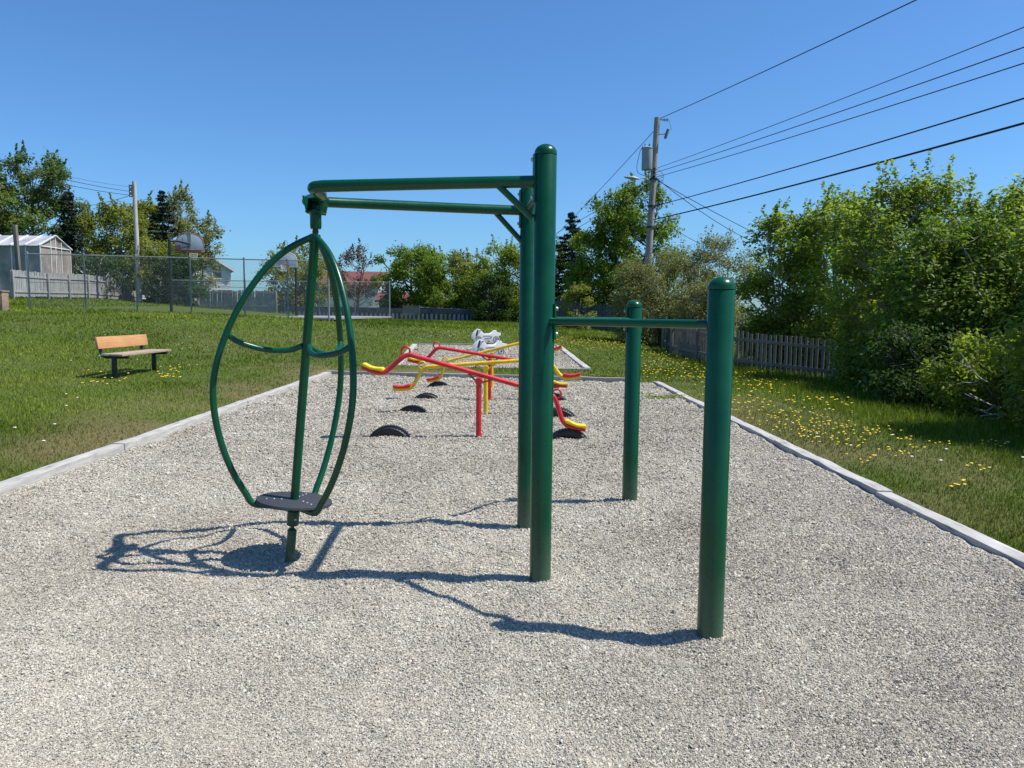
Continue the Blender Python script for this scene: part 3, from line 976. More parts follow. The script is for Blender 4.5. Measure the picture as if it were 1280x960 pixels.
SEESAWS = [('red', 'yellow_pad', (598, 547), math.atan2(.52, 1.91), 'nearest red seesaw with yellow seats, its left end raised'), ('yellow', 'red_pad', (607, 517.5), -R(4.4), 'front yellow seesaw with red seats, nearly level behind the nearest red one'),
           ('red', 'yellow_pad', (611.5, 500), R(8.9), 'rear red seesaw with yellow seats between the two yellow ones'), ('yellow', 'red_pad', (614.5, 485), -R(14.5), 'farthest yellow seesaw with red seats, its right end raised high')]
TL = ['nearest red seesaw', 'front yellow seesaw', 'rear red seesaw', 'farthest yellow seesaw']
ty = MB()
_rt = Matrix.Rotation(R(90), 3, 'X')
prof = [(.165, -.055), (.20, -.078), (.25, -.09), (.285, -.088), (.300, -.075), (.308, -.05), (.306, -.044), (.296, -.042), (.296, -.036), (.309, -.034), (.312, 0), (.309, .034), (.296, .036), (.296, .042), (.306, .044), (.308, .05), (.300, .075), (.285, .088), (.25, .09), (.20, .078), (.165, .055)]
ty.lathe(prof, n=64, mat=_rt)
for k in range(48):
    for s in (-1, 1):
        a = 2 * math.pi * (k + .25 * s) / 48
        ty.box(Vector((.303 * math.cos(a), s * .066, .303 * math.sin(a))), (.014, .026, .024), Matrix.Rotation(-a, 3, 'Y'))
tyre0 = None
for (c, pad, (px, py), tilt, lb), nm in zip(SEESAWS, TL):
    v = G(px, py, -.01); v.y += .04
    make_seesaw('seesaw', c, pad, lb, (v.x, v.y, 0), tilt)
    for s, sd in ((-1, 'left'), (1, 'right')):
        lab = 'half buried black tyre under the %s seat of the %s' % (sd, nm)
        if tyre0 is None: o = tyre0 = ty.build('tyre', M['tyre'])
        else: o = tyre0.copy(); COL.objects.link(o)
        o.location = (v.x + s * 1.155 + random.uniform(-.03, .03), v.y + random.uniform(-.05, .05) + (.1 if s < 0 else 0), -.205 + random.uniform(-.02, .015))
        o.rotation_euler = (random.uniform(-.05, .05), random.uniform(-3, 3) * 0.04, random.uniform(-.12, .12))
        tag(o, lab, 'tyre', 'half buried tyres under the seesaw seats')

# ------------------------------------------------------------------ white spring riders
RID = [(-.46, .60), (-.40, .66), (-.30, .735), (-.26, .72), (-.20, .66), (-.12, .58), (0, .55), (.10, .57), (.20, .65), (.25, .70), (.29, .685), (.32, .62), (.44, .61), (.45, .53), (.36, .49), (.40, .40), (.30, .30), (.10, .27), (-.15, .28), (-.36, .30), (-.44, .38), (-.50, .44), (-.49, .53)]


def make_rider(loc, label, dz):
    t = thing('spring_rider', label, 'spring rider', loc, 'white spring riders')
    for s in (-1, 1):
        q = MB(); q.prism(RID, s * .11 - .02, s * .11 + .02); pnl = q.build('side_panel', M['white_plastic'], t, bevel=.006)
        y = s * .131
        for cx in (-.31, .28):
            ring = [(cx + .085 * math.cos(a), y, .40 + .085 * math.sin(a)) for a in [R(20 * k) for k in range(19)]]
            w = MB(); w.tube(ring, .010, 6, False); w.lathe([(0, 0), (.028, 0), (.022, .012), (0, .014)], (cx, y - .002, .40), 12, Matrix.Rotation(R(90) * (1 if s < 0 else -1), 3, 'X')); w.build('wheel_motif', M['outline'], pnl)
        ring = spline([(-.16, y, .50), (.05, y, .51), (.13, y, .47), (.08, y, .43), (-.10, y, .43)], 5)
        w = MB(); w.tube(ring, .007, 6); w.build('body_line', M['outline'], pnl)
        w = MB(); w.bar((-.33, y, .70), (-.385, y, .50), .012, .05, (1, 0, 0)); w.build('stripe', M['navy'], pnl)
    q = MB(); q.box((.03, 0, .56), (.34, .18, .04)); q.build('seat', M['white_plastic'], t, bevel=.01)
    q = MB(); q.tube([(-.27, -.26, .67), (-.27, .26, .67)], .016, 10); q.build('handlebar', M['navy'], t)
    q = MB(); q.tube([(.02, -.26, .33), (.02, .26, .33)], .018, 10); q.build('foot_peg', M['navy'], t)
    q = MB(); q.tube([(.09 * math.cos(k * .4), .09 * math.sin(k * .4), .005 * k - .05) for k in range(70)], .011, 8); q.build('spring', M['black'], t)
    q = MB(); q.box((0, 0, .295), (.26, .19, .02)); q.build('mounting_plate', M['black'], t)
    t.rotation_euler.z = R(15)
    return t


v = P(613, 456, 21.6); make_rider((v.x, v.y, float(patch_h(v.x, v.y)) - .02), 'nearer white motorbike shaped spring rider, partly behind the seesaws', 0)
v = P(608.5, 437, 25.3); make_rider((v.x, v.y, float(patch_h(v.x, v.y)) + .0), 'farther white motorbike shaped spring rider, showing above the nearer one', 0)

# ------------------------------------------------------------------ bench (faces the gravel)
bx, by = -7.86, 15.9
bz = lh(bx, by)
bench = thing('park_bench', 'wooden park bench with black metal frame on the lawn facing the gravel', 'bench', (bx, by, bz))
HL = 1.02
q = MB(); q.box((0, 0, 0), (.045, 2 * HL, .235)); o = q.build('backrest', M['bench_wood'], bench, bevel=.008); o.location = (-.20, 0, .675); o.rotation_euler.y = R(-9)
for k, x in enumerate((-.06, .095, .25)):
    q = MB(); q.box((x, 0, .445), (.145, 2 * HL + (.1 if k == 2 else 0), .042)); q.build('seat_plank', M['bench_seat'], bench, bevel=.006)
for s in (-1, 1):
    y = s * HL * .82
    q = MB(); q.tube(spline([(.33, y, .40), (.1, y, .40), (-.08, y, .40), (-.17, y, .42), (-.215, y, .50), (-.228, y, .64), (-.245, y, .77)], 5), .036, 10); q.build('frame_tube', M['bench_metal'], bench)
    q = MB(); q.box((.04, y, .17), (.08, .07, .46)); q.build('leg', M['bench_metal'], bench, bevel=.008)

# ------------------------------------------------------------------ chain link fences


def chain_fence(label, tops, y, hgt, zf, y2=None):
    x0 = P(tops[0], 380, y).x; x1 = P(tops[-1], 380, y).x
    t = thing('chain_link_fence', label, 'fence', (x0, y, zf(x0)), 'chain link fences round the court')
    ztop = lambda x: zf(x) + hgt
    for px in tops:
        x = P(px, 380, y).x; big = px in (tops[0], tops[-1])
        q = MB(); q.tube([(x, y, zf(x) - .2), (x, y, ztop(x) + .05)], .042 if big else .032, 10); q.lathe([(.045, ztop(x) + .04), (.04, ztop(x) + .08), (0, ztop(x) + .10)], (x, y, 0), 10)
        q.build('post', M['galv'], t, world=True)
    q = MB(); q.tube([(x0, y, ztop(x0)), (x1, y, ztop(x1))], .026, 8); q.build('top_rail', M['galv'], t, world=True)
    q = MB(); q.tube([(x0, y, zf(x0) + hgt * .5), (x1, y, zf(x1) + hgt * .5)], .010, 6); q.build('mid_wire', M['galv'], t, world=True)
    W = x1 - x0; p = .075; w = .0019; vs = []; fs = []
    sh = lambda u, z: (x0 + u, y - .035, zf(x0 + u) + z)
    for sgn in (1, -1):
        k = -hgt
        while k < W:
            # line u = k + z (or mirrored)
            a0, a1 = max(0, -k), min(hgt, W - k)
            if a1 > a0 + .02:
                o = len(vs)
                for z in (a0, a1):
                    u = k + z
                    if sgn < 0: u = W - u
                    X, Y, Z = sh(u, z); vs += [(X - w, Y, Z), (X + w, Y, Z), (X + w, Y - .003, Z), (X - w, Y - .003, Z)]
                fs += [(o + i, o + (i + 1) % 4, o + 4 + (i + 1) % 4, o + 4 + i) for i in range(4)]
            k += p
    q = MB(); q.add(vs, fs); q.build('mesh', M['galv'], t, world=True)
    return t


chain_fence('tall chain link fence along the front of the basketball court', [37, 107, 171.5, 239, 306, 360, 411], 33.5, 2.42, lambda x: 1.50 + (x + 21) * (-.20 / 13))
chain_fence('chain link fence along the back of the basketball court', [214, 261, 307, 356, 399, 444, 487], 50.2, 2.30, lambda x: 1.20)

# ------------------------------------------------------------------ basketball hoops
FAN = [(-.64, 0), (.64, 0), (.64, .40)] + [(.64 * math.cos(a), .40 + .46 * math.sin(a)) for a in [R(12 * k) for k in range(1, 15)]] + [(-.64, .40)]


def make_hoop(label, base, facing, pole_dx, armh, weathered):
    t = thing('basketball_hoop', label, 'basketball hoop', base, 'basketball hoops on the court')
    f = facing
    q = MB(); q.tube([(0, 0, -.2), (0, 0, 3.25), (0, 0, armh)], .065, 14); q.build('pole', M['black'], t)
    bx_ = pole_dx; yb = f * .85
    q = MB(); q.tube([(0, 0, armh - .06), (bx_ * .4, yb * .3, armh - .02), (bx_, yb - f * .05, armh - .12)], .05, 12); q.bar((0, 0, armh - .5), (bx_, yb - f * .04, 3.2), .05, .05); q.build('arm', M['black'], t)
    q = MB(); q.prism([(x, z + 2.93) for x, z in FAN], yb - .02, yb + .02, None, (bx_, 0, 0)); bo = q.build('backboard', M['board'], t, bevel=.006)
    q = MB(); rimpts = [(x * 1.012, z * 1.012 + 2.925) for x, z in FAN] + [(FAN[0][0] * 1.012, 2.925)]
    q.tube([(bx_ + x, yb, z) for x, z in rimpts], .026, 8); q.build('board_edge', M['board_rust' if weathered else 'board'], bo)
    if weathered:
        q = MB(); q.box((bx_, yb - f * .028, 3.40), (.16, .014, .90)); q.box((bx_ - .3, yb - f * .026, 3.30), (.05, .01, .60)); q.build('back_stiffener', M['lamp'], bo)
        q = MB(); q.box((bx_ + .1, yb - f * .04, 2.97), (.95, .05, .12)); q.box((bx_ - .52, yb - f * .024, 3.10), (.24, .006, .30)); q.build('rusty_bracket', M['board_rust'], bo)
    ring = [(bx_ + .23 * math.cos(a), yb + f * .42 + .23 * math.sin(a), 3.05) for a in [R(15 * k) for k in range(25)]]
    q = MB(); q.tube(ring, .018, 8, False); q.bar((bx_, yb + f * .02, 3.04), (bx_, yb + f * .2, 3.05), .14, .03); q.bar((bx_, yb + f * .03, 3.05), (bx_, yb + f * .03, 2.93), .38, .03, (0, 1, 0)); rm = q.build('rim', M['rim'], t)
    q = MB()
    for k in range(16):
        a = 2 * math.pi * k / 16
        for s in (-1, 1):
            pts_ = []
            for j in range(6):
                z = 3.04 - j * .085; rr = .225 * (1 - .42 * (j / 5) ** .8); w = a + s * j * math.pi / 16
                pts_.append((bx_ + rr * math.cos(w), yb + f * .42 + rr * math.sin(w), z))
            q.tube(pts_, .006, 4)
    q.build('net', M['net'], rm)
    return t


v = P(214.5, 394, 35.0); make_hoop('near basketball hoop with rusty fan backboard seen from behind', (v.x, v.y, 1.30), 1, .55, 3.42, True)
v = P(370.5, 394, 47.5); make_hoop('far basketball hoop with pale grey fan backboard facing the camera', (v.x, v.y, 1.30), -1, -.33, 3.42, False)


# ------------------------------------------------------------------ wooden fences
def picket_fence(label, name, pts, hts, mat, pw=.085, gap=.05, post_every=2.4, rails=(.25, .8), side=1, lean=.02, cap=False, tops='flat', jitter=.03):
    p0 = Vector(pts[0])
    t = thing(name, label, 'fence', p0)
    pk = MB(); rl = MB()
    for i in range(len(pts) - 1):
        a = Vector(pts[i]); b = Vector(pts[i + 1]); ha, hb_ = hts[i], hts[i + 1]
        L = math.hypot(b.x - a.x, b.y - a.y); e = Vector(((b.x - a.x) / L, (b.y - a.y) / L, 0)); n = Vector((-e.y, e.x, 0)) * side
        s = 0
        while s < L:
            u = s / L; g = a.lerp(b, u); h = ha + (hb_ - ha) * u + random.uniform(-1, 1) * jitter
            w = pw * random.uniform(.88, 1.05); tl = random.uniform(-lean, lean); c0 = Vector((g.x, g.y, g.z)) + n * .035
            z0 = random.uniform(-.02, .05)
            c1 = c0 + e * (tl * h)
            vs = []
            for cc, zz in ((c0, z0), (c1, h)):
                for q_, r_ in ((-1, -1), (1, -1), (1, 1), (-1, 1)):
                    vs.append(cc + e * (q_ * w / 2) + n * (r_ * .010) + Vector((0, 0, zz)))
            pk.add(vs, [(3, 2, 1, 0), (4, 5, 6, 7), (0, 1, 5, 4), (1, 2, 6, 5), (2, 3, 7, 6), (3, 0, 4, 7)])
            s += w + gap * random.uniform(.7, 1.4)
        for fr in rails:
            rl.bar(a + Vector((0, 0, ha * fr)), b + Vector((0, 0, hb_ * fr)), .04, .09)
        npost = max(1, round(L / post_every))
        for k in range(npost + (1 if i == len(pts) - 2 else 0)):
            g = a.lerp(b, k / npost); h = ha + (hb_ - ha) * k / npost
            q = MB(); q.box((g.x - n.x * .06, g.y - n.y * .06, g.z + h / 2 - .08), (.10, .10, h + .1), Matrix.Rotation(math.atan2(e.y, e.x), 3, 'Z')); q.build('post', M[mat], t, world=True, bevel=.008)
    pk.build('pickets', M[mat], t, world=True)
    rl.build('rails', M[mat], t, world=True)
    return t


def gz(x, y, dz=0): return (x, y, lh(x, y) + dz)


picket_fence('weathered grey picket fence right of the gravel below the bushes', 'picket_fence', [gz(7.6, 42), gz(5.7, 27.2), gz(6.35, 22.6), gz(8.7, 20.6), gz(10.4, 15), gz(10.8, 8)], [1.25, 1.22, 1.12, 1.12, 1.1, 1.1], 'fence_grey', pw=.075, gap=.062, side=1)
picket_fence('dark board fence below the tall maple behind the utility pole', 'board_fence', [gz(2.4, 47.5), gz(8.6, 47), gz(14, 47)], [1.55, 1.55, 1.5], 'fence_dark', pw=.14, gap=.012, rails=(.3, .72), side=1)
picket_fence('grey upright board fence climbing away beside the greenhouse', 'board_fence', [tuple(P(16, 371, 43)), tuple(P(60, 371.5, 46)), tuple(P(110, 372, 51)), tuple(P(174, 376, 58))], [1.5, 1.45, 1.5, 1.5], 'fence_pale', pw=.13, gap=.02, rails=(.2, .78), side=1)
picket_fence('grey board fence between the white house and the court', 'board_fence', [tuple(P(248, 391, 55)), tuple(P(346, 391, 55))], [1.6, 1.55], 'fence_pale', pw=.15, gap=.012, rails=(.3, .9), side=1)
# low slatted wall with dark top board
wy = 56.0
wa = P(345, 399, wy); wb = P(595, 404, wy)
wt = thing('slatted_wall', 'low dark wall with pale upright slats below the maple trees', 'wall', tuple(wa))
q = MB(); q.bar(wa + Vector((0, .12, .38)), wb + Vector((0, .12, .38)), .1, 1.16); q.build('backing', M['fence_dark'], wt, world=True)
q = MB(); q.bar(wa + Vector((0, 0, .80)), wb + Vector((0, 0, .80)), .06, .36); q.build('top_board', M['fence_dark'], wt, world=True)
q = MB(); L = (wb - wa).length; s = .1
while s < L:
    g = wa.lerp(wb, s / L); w = random.uniform(.13, .19)
    q.box(g + Vector((0, -.0, .25)), (w, .05, .72)); s += random.uniform(.27, .36)
q.build('slats', M['fence_pale'], wt, world=True)
q = MB(); a = P(524, 384, wy); b = P(585, 387, wy); q.tube([a, b], .03, 8)
for u in (.0, .57, 1.):
    g = a.lerp(b, u); q.tube([g, g - Vector((0, 0, .5))], .03, 8)
q.build('pipe_rail', M['galv'], wt, world=True)
lat = thing('lattice_panel', 'small diamond lattice panel standing on the low slatted wall', 'lattice', tuple(P(504, 393, wy - .1)))
a = P(504, 394, wy - .1); W, H = 1.16, .66
q = MB()
for k in range(-6, 12):
    for s in (1, -1):
        x0_ = k * .13; lo = max(0, -x0_); hi = min(H, W - x0_)
        if hi > lo + .03:
            A = (x0_ + lo, lo); B = (x0_ + hi, hi)
            if s < 0: A = (W - A[0], A[1]); B = (W - B[0], B[1])
            q.bar(a + Vector((A[0], s * .006, A[1])), a + Vector((B[0], s * .006, B[1])), .012, .035, (0, 1, 0)) if False else q.bar(a + Vector((A[0], s * .008, A[1])), a + Vector((B[0], s * .008, B[1])), .03, .012, (0, 1, 0))
q.build('slats', M['fence_pale'], lat, world=True)
q = MB()
for A, B in (((0, -.02), (0, H + .08)), ((W, -.02), (W, H + .08))): q.bar(a + Vector((A[0], 0, A[1])), a + Vector((B[0], 0, B[1])), .09, .09, (0, 1, 0))
q.bar(a + Vector((.05, 0, H)), a + Vector((W - .05, 0, H)), .07, .06); q.build('frame', M['fence_grey'], lat, world=True)


# ------------------------------------------------------------------ greenhouse and houses
gx1, gy0, gy1 = -28.2, 46.2, 49.4
gzb, gze, gzr = 2.2, P(49, 307, 46.2).z, P(64, 296, 47.8).z
gl = 9.0
gh = thing('greenhouse', 'cloudy plastic greenhouse with pale ribbed roof behind the grey fence', 'greenhouse', (gx1, gy0, gzb))
q = MB(); q.box(((gx1 * 2 - gl) / 2, gy0, (gzb + gze) / 2), (gl, .03, gze - gzb)); q.box(((gx1 * 2 - gl) / 2, gy1, (gzb + gze) / 2), (gl, .03, gze - gzb)); q.build('side_wall', M['poly'], gh, world=True)
q = MB(); gm = (gy0 + gy1) / 2
for x in (gx1, gx1 - gl):
    q.add([(x, gy0, gzb), (x, gy1, gzb), (x, gy1, gze), (x, gm, gzr), (x, gy0, gze), (x - .03, gy0, gzb), (x - .03, gy1, gzb), (x - .03, gy1, gze), (x - .03, gm, gzr), (x - .03, gy0, gze)],
          [(0, 1, 2, 3, 4), (9, 8, 7, 6, 5)] + [((i + 1) % 5, i, i + 5, (i + 1) % 5 + 5) for i in range(5)])
q.build('gable_wall', M['poly'], gh, world=True)
q = MB()
for y0_, y1_ in ((gy0 - .12, gm), (gy1 + .12, gm)):
    z0_ = gze - .05
    q.add([(gx1 + .1, y0_, z0_ + .02), (gx1 - gl, y0_, z0_ + .02), (gx1 - gl, y1_, gzr + .03), (gx1 + .1, y1_, gzr + .03), (gx1 + .1, y0_, z0_ + .05), (gx1 - gl, y0_, z0_ + .05), (gx1 - gl, y1_, gzr + .06), (gx1 + .1, y1_, gzr + .06)],
          [(0, 1, 2, 3), (7, 6, 5, 4), (0, 4, 5, 1), (1, 5, 6, 2), (2, 6, 7, 3), (3, 7, 4, 0)])
rf = q.build('roof', M['poly_roof'], gh, world=True)
q = MB()
k = 0
while k * .85 < gl:
    x = gx1 + .06 - k * .85
    for y0_ in (gy0 - .13, gy1 + .13): q.bar((x, y0_, gze + .03), (x, gm, gzr + .09), .06, .05)
    q.bar((x, gy0 - .03, gzb), (x, gy0 - .03, gze - .06), .06, .04, (0, 1, 0)); k += 1
for y in (gy0 + .02, gy0 + 1.1, gm, gy0 + 2.2, gy1 - .02): q.bar((gx1 + .03, y, gzb), (gx1 + .03, y, gze + (gzr - gze) * (1 - abs(y - gm) / (gy1 - gm)) - .03), .05, .05, (1, 0, 0))
q.bar((gx1 + .04, gy0, gze), (gx1 + .04, gy1, gze), .05, .05)
q.build('ribs', M['gh_frame'], gh, world=True)
pp = P(24, 340, 44.5); pt_ = P(18.5, 281, 44.2)
q = MB(); q.bar(pp - Vector((0, 0, .8)), pt_, .2, .2, (0, 1, 0)); o = q.build('leaning_post', M['fence_grey'], bevel=.02); tag(o, 'leaning weathered post standing in front of the greenhouse', 'post')
v = P(1, 386, 31); q = MB(); q.box((v.x, v.y, v.z + .30), (.42, .42, .75)); q.box((v.x, v.y, v.z + .70), (.48, .48, .06)); o = q.build('pillar', M['block'], bevel=.02); tag(o, 'short brown pillar on the lawn at the left edge of the photo', 'pillar')


def house(name, label, x0, x1, y0, y1, zb, ze, zr, wall, roofm, ridge='y', windows=(), lower=None, rot=0.0):
    t = thing(name, label, 'house', ((x0 + x1) / 2, y0, zb))
    q = MB(); xm, ym = (x0 + x1) / 2, (y0 + y1) / 2
    if ridge == 'y':
        for (ya, yb_) in ((y0, y0 + .2), (y1 - .2, y1)): q.prism([(x0, zb), (x1, zb), (x1, ze), (xm, zr), (x0, ze)], ya, yb_)
        for x in (x0 + .1, x1 - .1): q.box((x, ym, (zb + ze) / 2), (.2, y1 - y0 - .4, ze - zb))
    else:
        q.box((xm, y0 + .1, (zb + ze) / 2), (x1 - x0, .2, ze - zb)); q.box((xm, y1 - .1, (zb + ze) / 2), (x1 - x0, .2, ze - zb))
        mat = Matrix.Rotation(R(90), 3, 'Z')
        for xa in (x0 + .1, x1 - .1):
            vs = [(xa, y0 + .2, zb), (xa, y1 - .2, zb), (xa, y1 - .2, ze), (xa, ym, zr - .1), (xa, y0 + .2, ze)]
            q.add([(x - .1, y, z) for x, y, z in vs] + [(x + .1, y, z) for x, y, z in vs], [(0, 1, 2, 3, 4), (9, 8, 7, 6, 5)] + [((i + 1) % 5, i, i + 5, (i + 1) % 5 + 5) for i in range(5)])
    w = q.build('wall', M[wall], t, world=True)
    if lower:
        q = MB(); q.box((xm, y0 - .03, (zb + lower[1]) / 2), (x1 - x0 + .02, .05, lower[1] - zb)); q.build('lower_siding', M[lower[0]], t, world=True)
    # clapboard lines
    q = MB(); z = zb + .2
    while z < ze:
        q.box((xm, y0 - .012, z), (x1 - x0 - .02, .022, .025)); z += .2
    q.build('clapboard', M[lower[0] if lower else wall], w); bpy.context.view_layer.update()
    cl = w.children[0]; off_ = parent_loc(t); cl.data.transform(Matrix.Translation(-off_))
    q = MB(); ov = .35; th = .16
    if ridge == 'y':
        for s in (-1, 1):
            xe = xm + s * ((x1 - x0) / 2 + ov); sl = (zr - ze) / ((x1 - x0) / 2); zz = ze - ov * sl
            vs = [(xe, y0 - ov, zz), (xm, y0 - ov, zr), (xm, y1 + ov, zr), (xe, y1 + ov, zz)]
            q.add([(x, y, z_ + .02) for x, y, z_ in vs] + [(x, y, z_ + th) for x, y, z_ in vs], [(0, 1, 2, 3), (7, 6, 5, 4), (0, 4, 5, 1), (1, 5, 6, 2), (2, 6, 7, 3), (3, 7, 4, 0)])
    else:
        for s in (-1, 1):
            ye = ym + s * ((y1 - y0) / 2 + ov); sl = (zr - ze) / ((y1 - y0) / 2); zz = ze - ov * sl
            vs = [(x0 - ov, ye, zz), (x0 - ov, ym, zr), (x1 + ov, ym, zr), (x1 + ov, ye, zz)]
            q.add([(x, y, z_ + .02) for x, y, z_ in vs] + [(x, y, z_ + th) for x, y, z_ in vs], [(0, 1, 2, 3), (7, 6, 5, 4), (0, 4, 5, 1), (1, 5, 6, 2), (2, 6, 7, 3), (3, 7, 4, 0)])
    r = q.build('roof', M[roofm], t, world=True)
    if ridge == 'y':
        q = MB()
        for s in (-1, 1):
            sl = (zr - ze) / ((x1 - x0) / 2)
            q.bar((xm + s * .1, y0 - ov - .03, zr - .1 * sl + .02), (xm + s * ((x1 - x0) / 2 + ov), y0 - ov - .03, ze - ov * sl + .02), .05, .22, (0, 0, 1))
        q.build('barge_board', M['trim'], t, world=True)
    for (wx, wz, ww, wh) in windows:
        q = MB()
        for dx, dz, sx, sz in ((-ww / 2, 0, .1, wh + .1), (ww / 2, 0, .1, wh + .1), (0, wh / 2, ww - .1, .1), (0, -wh / 2, ww - .1, .1), (0, 0, ww - .1, .06)):
            q.box((wx + dx, y0 - .06, wz + dz), (sx, .08, sz))
        f = q.build('window', M['trim'], t, world=True)
        q = MB(); q.box((wx, y0 - .035, wz), (ww - .08, .03, wh - .08)); pn = q.build('pane', M['glass'], f); pn.data.transform(Matrix.Translation(-parent_loc(t)))
    if rot:
        h_ = (x1 - x0) / 2; t.rotation_euler.z = rot
        t.location.x = x1 - h_ * math.cos(rot); t.location.y = y0 - h_ * math.sin(rot)
    return t


hy = 75
a = P(289, 362, hy); e = P(289, 335, hy)
wv = P(272.5, 340, hy)
house('house', 'white clapboard house with small window beside the court fence', a.x - 8.6, a.x, hy, hy + 9, 1.4, e.z - .1, e.z + 2.6, 'siding_white', 'grey_roof', 'y', [(wv.x, wv.z, .85, 1.3)], rot=R(25))
hy = 84
a = P(397, 388, hy); b = P(473, 388, hy); e = P(440, 357, hy); r = P(440, 341, hy + 4)
lw = P(440, 371, hy)
house('house', 'red roofed house with cream lower wall beyond the court', a.x, b.x, hy, hy + 8, 1.2, e.z, r.z, 'siding_grey', 'red_roof', 'x', [(P(413, 364, hy).x, P(413, 364, hy).z, 1.3, 1.0), (P(448, 364, hy).x, P(448, 364, hy).z, 1.3, 1.0)], ('siding_cream', lw.z))
hy = 72
a = P(474, 388, hy); b = P(512, 388, hy); e = P(490, 374, hy)
house('shed', 'small red wooden shed behind the low slatted wall', a.x, b.x, hy, hy + 4, 1.0, e.z - .15, e.z + .55, 'red_wall', 'red_roof', 'x')

# ------------------------------------------------------------------ utility poles and wires
py_ = 36.0
pb_ = P(804, 410, py_); pt_ = P(821.5, 147, py_)
pb_.z = lh(pb_.x, py_) - .3
pole = thing('utility_pole', 'leaning wooden utility pole with grey transformer and street lamp arm', 'utility pole', (pb_.x, py_, lh(pb_.x, py_)))
q = MB(); q.tube([pb_, pb_.lerp(pt_, .5), pt_], [.18, .155, .125], 18); q.build('shaft', M['pole_wood'], pole, world=True)


def on_pole(py): return pb_ + (pt_ - pb_) * ((P(812, py, py_).z - pb_.z) / (pt_.z - pb_.z))


g = on_pole(199) + Vector((-.36, -.1, 0))
q = MB(); q.lathe([(0, -.50), (.235, -.50), (.245, -.47), (.245, .44), (.262, .45), (.262, .48), (.2, .52), (0, .54)], tuple(g), 28); tr = q.build('transformer', M['transformer'], pole, world=True)
q = MB()
for dx, dy in ((-.10, -.05), (.10, .06)): q.lathe([(0, .50), (.035, .50), (.05, .55), (.03, .58), (.045, .62), (.025, .66), (.01, .70), (0, .70)], (g.x + dx, g.y + dy, g.z), 12)
o = q.build('bushing', M['porcelain'], tr); o.data.transform(Matrix.Translation(-parent_loc(pole)))
q = MB(); q.box(g + Vector((.25, .06, .25)), (.18, .08, .06)); q.box(g + Vector((.25, .06, -.25)), (.18, .08, .06)); q.build('mounting_bracket', M['galv'], pole, world=True)
q = MB(); g2_ = on_pole(149) + Vector((.22, -.05, -.03)); q.tube([on_pole(149), g2_], .03, 8)
for k in range(4): q.lathe([(.02, -.03), (.075, -.02), (.075, 0), (.02, .02)], tuple(g2_ + Vector((.05 + .07 * k, 0, 0))), 12, Matrix.Rotation(R(90), 3, 'Y'))
q.build('insulator', M['porcelain'], pole, world=True)
g3 = on_pole(168) + Vector((.42, -.1, 0))
q = MB(); q.tube([on_pole(168), g3], .02, 6); q.tube([g3 + Vector((.1, 0, .22)), g3 + Vector((-.02, 0, -.20))], .06, 10)
for k in range(4): q.lathe([(.05, -.02), (.085, -.01), (.085, .01), (.05, .02)], tuple(g3 + Vector((.09 - .03 * k, 0, .15 - .09 * k))), 10)
q.build('fuse_cutout', M['porcelain'], pole, world=True)
q = MB(); q.tube(spline([g2_ + Vector((.3, 0, .02)), g2_ + Vector((.42, 0, -.4)), g3 + Vector((.2, 0, .2))], 6), .009, 5); q.tube(spline([g + Vector((-.2, 0, .6)), g + Vector((-.36, 0, .2)), g + Vector((-.42, 0, -.6)), on_pole(222)], 6), .012, 5)
for k, yy in enumerate((216, 222, 228)): q.tube(spline([on_pole(yy) + Vector((-.1, -.15, 0)), on_pole(yy) + Vector((.15, -.25, .1)), on_pole(yy) + Vector((.42, -.2, -.2 + .1 * k)), on_pole(yy + 8) + Vector((.1, -.15, 0))], 6), .010, 5)
q.build('jumper_wire', M['cable'], pole, world=True)
q = MB()
for yy in (212, 217, 222, 258, 284): q.lathe([(.03, -.05), (.06, -.04), (.045, 0), (.06, .04), (.03, .05)], tuple(on_pole(yy) + Vector((.0, -.19, 0))), 10)
for yy in (224, 258, 284): q.lathe([(.185, -.05), (.195, -.04), (.195, .04), (.185, .05)], tuple(on_pole(yy)), 14)
q.build('pole_hardware', M['bench_metal'], pole, world=True)
la = on_pole(238)
le_ = P(789, 223, py_ - .6)
q = MB(); q.tube(spline([la, la + Vector((-.18, -.1, .28)), la + Vector((-.42, -.3, .50)), le_ + Vector((.3, .05, -.02))], 6), .028, 8); arm_ = q.build('lamp_arm', M['galv'], pole, world=True)
q = MB(); vs = spline([le_ + Vector((.36, .05, -.01)), le_ + Vector((.1, 0, .02)), le_ + Vector((-.12, 0, .04)), le_ + Vector((-.34, -.04, .06))], 4)
q.tube(vs, [.035, .045, .06, .07, .075, .078, .078, .075, .07, .065, .055, .045, .015], 12)
o = q.build('lamp_head', M['lamp'], arm_); o.data.transform(Matrix.Translation(-parent_loc(pole)))


def wire(a, b, sag, r, label, name='power_line', group='overhead wires of the utility pole'):
    a = Vector(a); b = Vector(b); n = 26; pts_ = []
    for i in range(n):
        t = i / (n - 1); p = a.lerp(b, t); p.z -= sag * 4 * t * (1 - t); pts_.append(p - a)
    q = MB(); q.tube(pts_, r, 6); o = q.build(name, M['cable']); o.location = a
    return tag(o, label, 'wire', group)


def wire_px(start, px, py, y, z_end_y, r, sag, label):
    """wire from start through the point seen at (px,py) at distance y, carried on past the camera"""
    m = P(px, py, y); t = (z_end_y - start.y) / (m.y - start.y)
    e = start + (m - start) * t; tt = 1 / t
    e.z += sag * 4 * tt * (1 - tt) / tt
    wire(start, e, sag, r, label)


